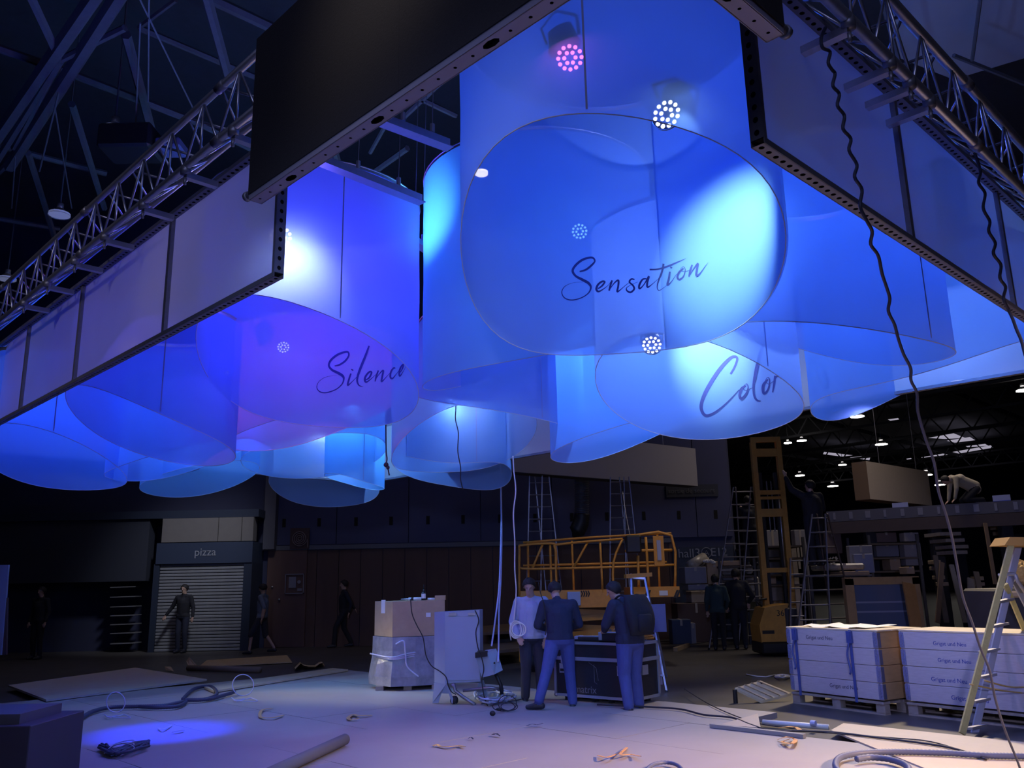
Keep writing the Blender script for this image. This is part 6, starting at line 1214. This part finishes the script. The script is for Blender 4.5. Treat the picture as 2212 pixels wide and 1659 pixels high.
def rack(label, x0, x1, Y_, dep, ys):
    r = root('storage_rack', label, 'rack', at_Y((x0+x1)/2, 1390, Y_), world=True); a, b = at_Y(x0, 1250, Y_).x, at_Y(x1, 1250, Y_).x; zs = [at_Y((x0+x1)/2, y, Y_).z for y in ys]
    for x in (a, b):
        for yy in (Y_, Y_+dep): g = G(); g.box(x-.03, yy-.03, 0, x+.03, yy+.03, max(zs)+.2); make('post', g, STEEL, r)
    for z_ in zs: g = G(); g.box(a, Y_, z_-.05, b, Y_+dep, z_-.005); make('shelf', g, mat('rack_shelf', (.10, .08, .07), .8), r)
rack('dark storage rack behind the stacker mast', 1640, 1742, 21.9, 2.2, (1178, 1204, 1240, 1262))
rack('dark storage rack under the raised deck', 1886, 1992, 21.9, 1.4, (1172, 1203, 1232))
rack('dark storage rack left of the two dark figures', 1556, 1632, 21.3, .9, (1222, 1243, 1253, 1276))
r = root('film_bundle', 'bundle of glossy film rolls lying on the pale grey carton', 'film bundle', at_Y(1505, 1222, 21.4), world=True); g = G(); g.cyl(at_Y(1490, 1222, 21.2), at_Y(1520, 1204, 21.6), .12, n=12); g.cyl(at_Y(1496, 1224, 21.5), at_Y(1526, 1210, 21.9), .10, n=12); make('roll', g, FILM, r, True); g = G(); random.seed(4)
for i in range(7): g.ell(at_Y(1523+i*3, 1213+random.uniform(-2, 3), 21.4), (.07, .05, .04), 7, 5)
make('scrap', g, mat('bright_film', (.65, .65, .70), .15, noise=.7, nscale=30, bump=1), r)
r = root('crumpled_foil', 'bright crumpled foil on the film load behind the wide ladder', 'foil', at_Y(1790, 1215, 20.6), world=True); g = G()
for i in range(8): g.ob(at_Y(1783+i*3, 1216-(i*5) % 9, 20.5), (.05, 0, .04), (.01, .03, 0), (-.02, 0, .03))
make('foil', g, mat('gold_foil', (.95, .85, .6), .2, .4), r)
r = root('work_table', 'long metal work table behind the wide ladder', 'table', at_Y(1800, 1290, 20.8), world=True); a = at_Y(1745, 1243, 20.4); b = at_Y(1880, 1243, 20.4); g = G(); g.box(a.x, 20.3, a.z-.04, b.x, 21.6, a.z); make('table_top', g, ALUD, r)
for x in (a.x+.05, b.x-.05): g = G(); g.box(x-.03, 20.35, 0, x+.03, 20.41, a.z-.04); make('leg', g, STEEL, r)
# ================================================================ glazed frame leaning behind the crates
YG = 15.2
r = root('glazed_frame', 'large glazed timber frame standing behind the crates', 'glazed frame', at_Y(1915, 1355, YG), world=True); a = at_Y(1842, 1355, YG); b = at_Y(1985, 1247, YG); x0, x1, z1 = a.x, b.x, b.z; TF_ = mat('timber_frame', (.30, .19, .09), .75, noise=.3, nscale=8)
for (u0, w0, u1, w1) in ((x0-.05, 0, x0+.10, z1), (x1-.12, 0, x1, z1), (x0-.05, z1-.11, x1, z1+.02), (x0, 0, x1, .1)): g = G(); g.box(u0, YG, w0, u1, YG+.14, w1); make('frame_bar', g, TF_, r)
g = G(); g.box(x0+.1, YG+.05, .1, x1-.12, YG+.07, z1-.11); make('pane', g, mat('blue_grey_glass', (.09, .115, .2), .06, 0, spec=.8), r)  # pane colour lightened to stand in for what the glass reflects
for z_ in (z1-.42, z1-.58): g = G(); g.box(x0+.1, YG+.045, z_, x1-.12, YG+.05, z_+.03); make('strip', g, mat('glass_strip', (.2, .22, .34), .4), r)
r = root('timber_board', 'brown timber board standing right of the glazed frame', 'board', at_Y(1985, 1355, 14.7), world=True); g = G(); p0 = at_Y(1972, 1350, 14.6); p1 = at_Y(2003, 1350, 14.6); g.prism([V((p0.x, 14.6, 0)), V((p1.x, 14.7, 0)), V((p1.x-.03, 14.8, at_Y(1995, 1262, 14.7).z)), V((p0.x-.03, 14.7, at_Y(1970, 1256, 14.7).z))], (0, .05, 0)); make('board', g, mat('orange_brown_board', (.36, .19, .07), .75, noise=.25, nscale=10), r)
# ================================================================ raised deck
ZM = 3.22; a = at_z(1786, 1112, ZM); b = at_z(2300, 1082, ZM); u = (b-a).normalized(); nr = V((-u.y, u.x, 0)); L = (b-a).length
r = root('raised_deck', 'dark raised deck with crates of parts along its edge, at right', 'raised deck', a, world=True); DK = mat('dark_brown_steel', (.09, .065, .06), .7, noise=.2)
g = G(); g.ob(a+u*L/2-UZ*.06, u*L/2, nr*.04, UZ*.14); make('edge_beam', g, mat('deck_edge', (.12, .12, .15), .6), r); g = G(); g.ob(a+u*L/2-UZ*.36, u*L/2, nr*.06, UZ*.15); make('lower_beam', g, DK, r); g = G(); g.ob(a+u*L/2+nr*3, u*L/2, nr*3, UZ*.04); make('deck', g, DK, r)
for i in range(int(L/.42)): 
    g = G(); w_ = .06+.03*((i*7) % 3); g.ob(a+u*(.2+i*.42)-UZ*.05-nr*.045, u*w_*.5, nr*.006, UZ*.09); make('bracket', g, mat('deck_bracket', (.26, .26, .30), .5, .2), r)
for i in range(5):
    for k in (0, 1):
        p = a+u*(1.0+i*1.55)+nr*(.1+k*5); g = G(); g.ob((p.x, p.y, (ZM-.5)/2), (.13, 0, 0), (0, .1, 0), UZ*((ZM-.5)/2)); make('post', g, mat('dark_post', (.02, .022, .035), .7), r)
for (x, y, lab) in ((1945, 1096, 'small blue and white notice sign on the deck edge, left one'), (2164, 1080, 'small blue and white notice sign on the deck edge, right one')):
    p = at_z(x, y+7, ZM+.08); p = at_Y(x, y, a.y+(b.y-a.y)*((x-1786)/514)); t = root('notice_sign', lab, 'sign', p, group='blue and white notice signs on the raised deck', world=True)
    g = G(); g.ob(p+UZ*.02, u*.19, nr*.01, UZ*.10); make('board', g, mat('sign_white', (.45, .5, .8), .6), t); g = G(); g.ob(p-UZ*.05-nr*.012, u*.19, nr*.003, UZ*.035); make('blue_band', g, mat('sign_blue', (.05, .10, .6), .6), t)
# planks and pallets leaning below the deck
for i, (x0_, y0_, x1_, y1_, w_, lab) in enumerate(((2025, 1345, 2035, 1215, .05, 'tan upright plank left'), (2045, 1345, 2020, 1200, .05, 'leaning plank crossing the left one'), (2085, 1345, 2055, 1220, .05, 'leaning dark plank in the middle'), (2150, 1262, 2128, 1130, .04, 'long pale pole leaning at right'), (2130, 1340, 2108, 1235, .06, 'short plank beside the thick cable'), (2100, 1345, 2098, 1250, .09, 'grey upright board beside the thick cable'))):
    Yp = 19+.3*i; g = G(); barb(g, at_Y(x0_, y0_, Yp), at_Y(x1_, y1_, Yp+.4), w_, .02); tag(make('plank', g, mat('dim_plank_%d' % (i % 3), [(.22, .15, .10), (.13, .11, .10), (.20, .19, .2)][i % 3], .8, noise=.3)), lab+' under the raised deck', 'plank', 'planks leaning under the raised deck')
for i, (x, y) in enumerate(((2060, 1152), (2066, 1166), (2072, 1180), (2068, 1192))):
    p = at_Y(x-6+i*2, y, 20.5); r = root('pallet', 'grey pallet on edge behind the thick cable, %s of four from the top' % ['first', 'second', 'third', 'last'][i], 'pallet', p, group='pallets stacked under the raised deck'); g = G(); g.box(-.26+.05*i, 0, -.05, .24, .8, .03); make('board', g, PALLET, r)
for i, (x, y) in enumerate(((2025, 1215), (2028, 1228), (2034, 1248), (2042, 1262), (2118, 1250), (2120, 1262), (2122, 1275), (2160, 1140), (2166, 1152))):
    p = at_Y(x, y, 20.8+.1*i); r = root('wood_block', 'small pale wood block end under the raised deck, number %s counted from the left' % ['one', 'two', 'three', 'four', 'five', 'six', 'seven', 'eight', 'nine'][i], 'wood block', p, group='block ends under the raised deck'); g = G(); g.bbox(-.09, 0, -.04, .09, .3, .05, .01); make('block', g, mat('block_wood', (.42, .32, .22), .8, noise=.3), r)
r = root('fibre_roll', 'golden fluffy fibre roll behind the yellow ladder at the right edge', 'fibre roll', at_Y(2205, 1242, 11), world=True); c = at_Y(2203, 1240, 11); g = G(); random.seed(2)
P_ = []; 
for j in range(13):
    ph = -PI/2+PI*j/12
    for i in range(20): rr = .17*(1+random.uniform(-.10, .10)); P_.append(c+V((rr*math.cos(ph)*math.cos(2*PI*i/20), rr*math.cos(ph)*math.sin(2*PI*i/20), rr*math.sin(ph))))
g.add(P_, [(j*20+i, j*20+(i+1) % 20, j*20+20+(i+1) % 20, j*20+20+i) for j in range(12) for i in range(20)]); make('roll', g, mat('golden_fibre', (.60, .38, .13), .9, noise=.5, nscale=40, bump=1), r)
r2 = root('stack_behind_ladder', 'dark covered stack behind the yellow ladder carrying the fibre roll', 'stack', (c.x, c.y, 0)); g = G(); g.bbox(-.5, -.3, 0, .9, .5, c.z-.17, .03); make('cover', g, mat('dark_cover', (.04, .04, .05)), r2); g = G(); g.bbox(-.35, -.32, c.z-.28, .9, .3, c.z-.20, .02); make('timber', g, mat('block_wood', (.42, .32, .22)), r2)
# ================================================================ floor clutter beyond the stage, left
board('flattened brown cardboard sheet on the dark floor', [(428, 1441), (447, 1426), (620, 1415), (631, 1430)], .03, .015, mat('flat_cardboard', (.46, .33, .18), .85, noise=.3, nscale=9), 'flat_cardboard')
r = root('cardboard_tube', 'brown cardboard tube lying before the flattened cardboard', 'tube', at_z(485, 1448, .05), world=True); g = G(); g.cyl(at_z(406, 1443, .06), at_z(562, 1447, .06), .055, n=14); make('tube', g, mat('dull_tube', (.16, .12, .09), .8), r, True)
r = root('cardboard_flap', 'torn cardboard flap standing up left of the flattened sheet', 'cardboard', at_z(415, 1438, 0), world=True); g = G(); g.prism([at_z(408, 1441, .02), at_z(428, 1441, .02), at_Y(408, 1420, at_z(415, 1441, 0).y), at_Y(402, 1428, at_z(415, 1441, 0).y)], (0, .02, 0)); g.prism([at_z(358, 1448, .02), at_z(375, 1450, .02), at_Y(368, 1440, at_z(365, 1449, 0).y), at_Y(356, 1440, at_z(365, 1449, 0).y)], (0, .02, 0)); make('flap', g, CARD, r)
r = root('crumpled_paper', 'crumpled tan packing paper right of the cardboard tube', 'paper', at_z(665, 1442, 0), world=True); g = G(); random.seed(12); px = [(636, 1445), (648, 1433), (655, 1438), (665, 1440), (680, 1440), (688, 1434), (695, 1432), (700, 1438)]
P_ = [];
for x, y in px: P_ += [at_z(x, y+3, .02), at_z(x+2, y, .06+random.uniform(0, .08)), at_z(x, y-3, .03)]
g.add(P_, [(3*i+k, 3*i+3+k, 3*i+4+k, 3*i+1+k) for i in range(len(px)-1) for k in (0, 1)]); make('sheet', g, mat('tan_paper', (.50, .38, .22), .8), r)
for i, (x0_, y0_, x1_, y1_, z_, c_, lab) in enumerate(((522, 1360, 718, 1342, .35, CARD, 'brown timber length at the top of the profile pile'), (545, 1368, 716, 1350, .28, CARD, 'second brown timber length in the profile pile'), (490, 1375, 800, 1348, .22, ALU, 'long bright aluminium bar across the profile pile'), (640, 1366, 715, 1357, .25, ALU, 'short bright aluminium bar in the profile pile'), (545, 1373, 715, 1360, .12, CARD2, 'dull timber length low in the profile pile'), (560, 1385, 700, 1372, .06, STEEL, 'dark bar at the bottom of the profile pile'))):
    a = at_z(x0_, y0_, z_); b = at_z(x1_, y1_, z_); g = G(); g.ob((a+b)/2, (b-a)/2, (b-a).cross(UZ).normalized()*.04, UZ*.025); tag(make('bar', g, c_), lab, 'bar', 'bars piled by the back wall')
for i, (x, y) in enumerate(((590, 1376), (660, 1374), (700, 1368))):
    p = at_z(x, y+6, 0); g = G(); g.bbox(p.x-.25, p.y-.1, 0, p.x+.25, p.y+.6, .28-.1*(i % 2), .02); tag(make('support_block', g, mat('dim_brown_board', (.13, .09, .085))), 'wooden support block under the bar pile, %s' % ['left', 'middle', 'right'][i], 'block')
r = root('rolling_bin', 'upright grey cylinder bin standing among the bar pile', 'bin', at_z(632, 1367, 0), world=True); p = at_z(632, 1370, 0); g = G(); g.cyl((p.x, p.y, .05), (p.x-.08, p.y, .52), .13, n=14); g.cyl((p.x-.08, p.y, .52), (p.x-.08, p.y, .55), .15, n=14); make('bin', g, STEEL, r, True)
board('low dark pallet stack behind the white rope', [(1042, 1352), (1118, 1346), (1128, 1362), (1040, 1366)], .55, .06, mat('dim_plank_0', (.22, .15, .10), .8), 'plank_stack')
board('dark bench of beams behind the cabinet, lower layer', [(1042, 1392), (1130, 1384), (1140, 1398), (1045, 1408)], .30, .06, mat('dim_plank_1', (.13, .11, .10), .8), 'plank_stack')
g = G(); p = at_z(1090, 1402, 0); g.box(p.x-.4, p.y+.1, 0, p.x+.5, p.y+.9, .5); tag(make('support_block', g, STEEL), 'dark block carrying the beams behind the cabinet', 'block')
for (x, y, lab) in ((1460, 1398, 'short pale timber offcut on the dark floor right of the step ladder'),):
    g = G(); a = at_z(1459, 1403, .04); b = at_z(1486, 1393, .04); g.ob((a+b)/2, (b-a)/2, (b-a).cross(UZ).normalized()*.05, UZ*.04); tag(make('timber_offcut', g, mat('block_wood', (.42, .32, .22))), lab, 'offcut')
g = G(); g.tube(smoothpath([at_z(x, y, .01) for x, y in ((1488, 1392), (1520, 1388), (1535, 1380), (1545, 1360))]), .012, 6); tag(make('floor_cable', g, CABLE), 'dark cable on the far floor by the pair of dark figures', 'cable')
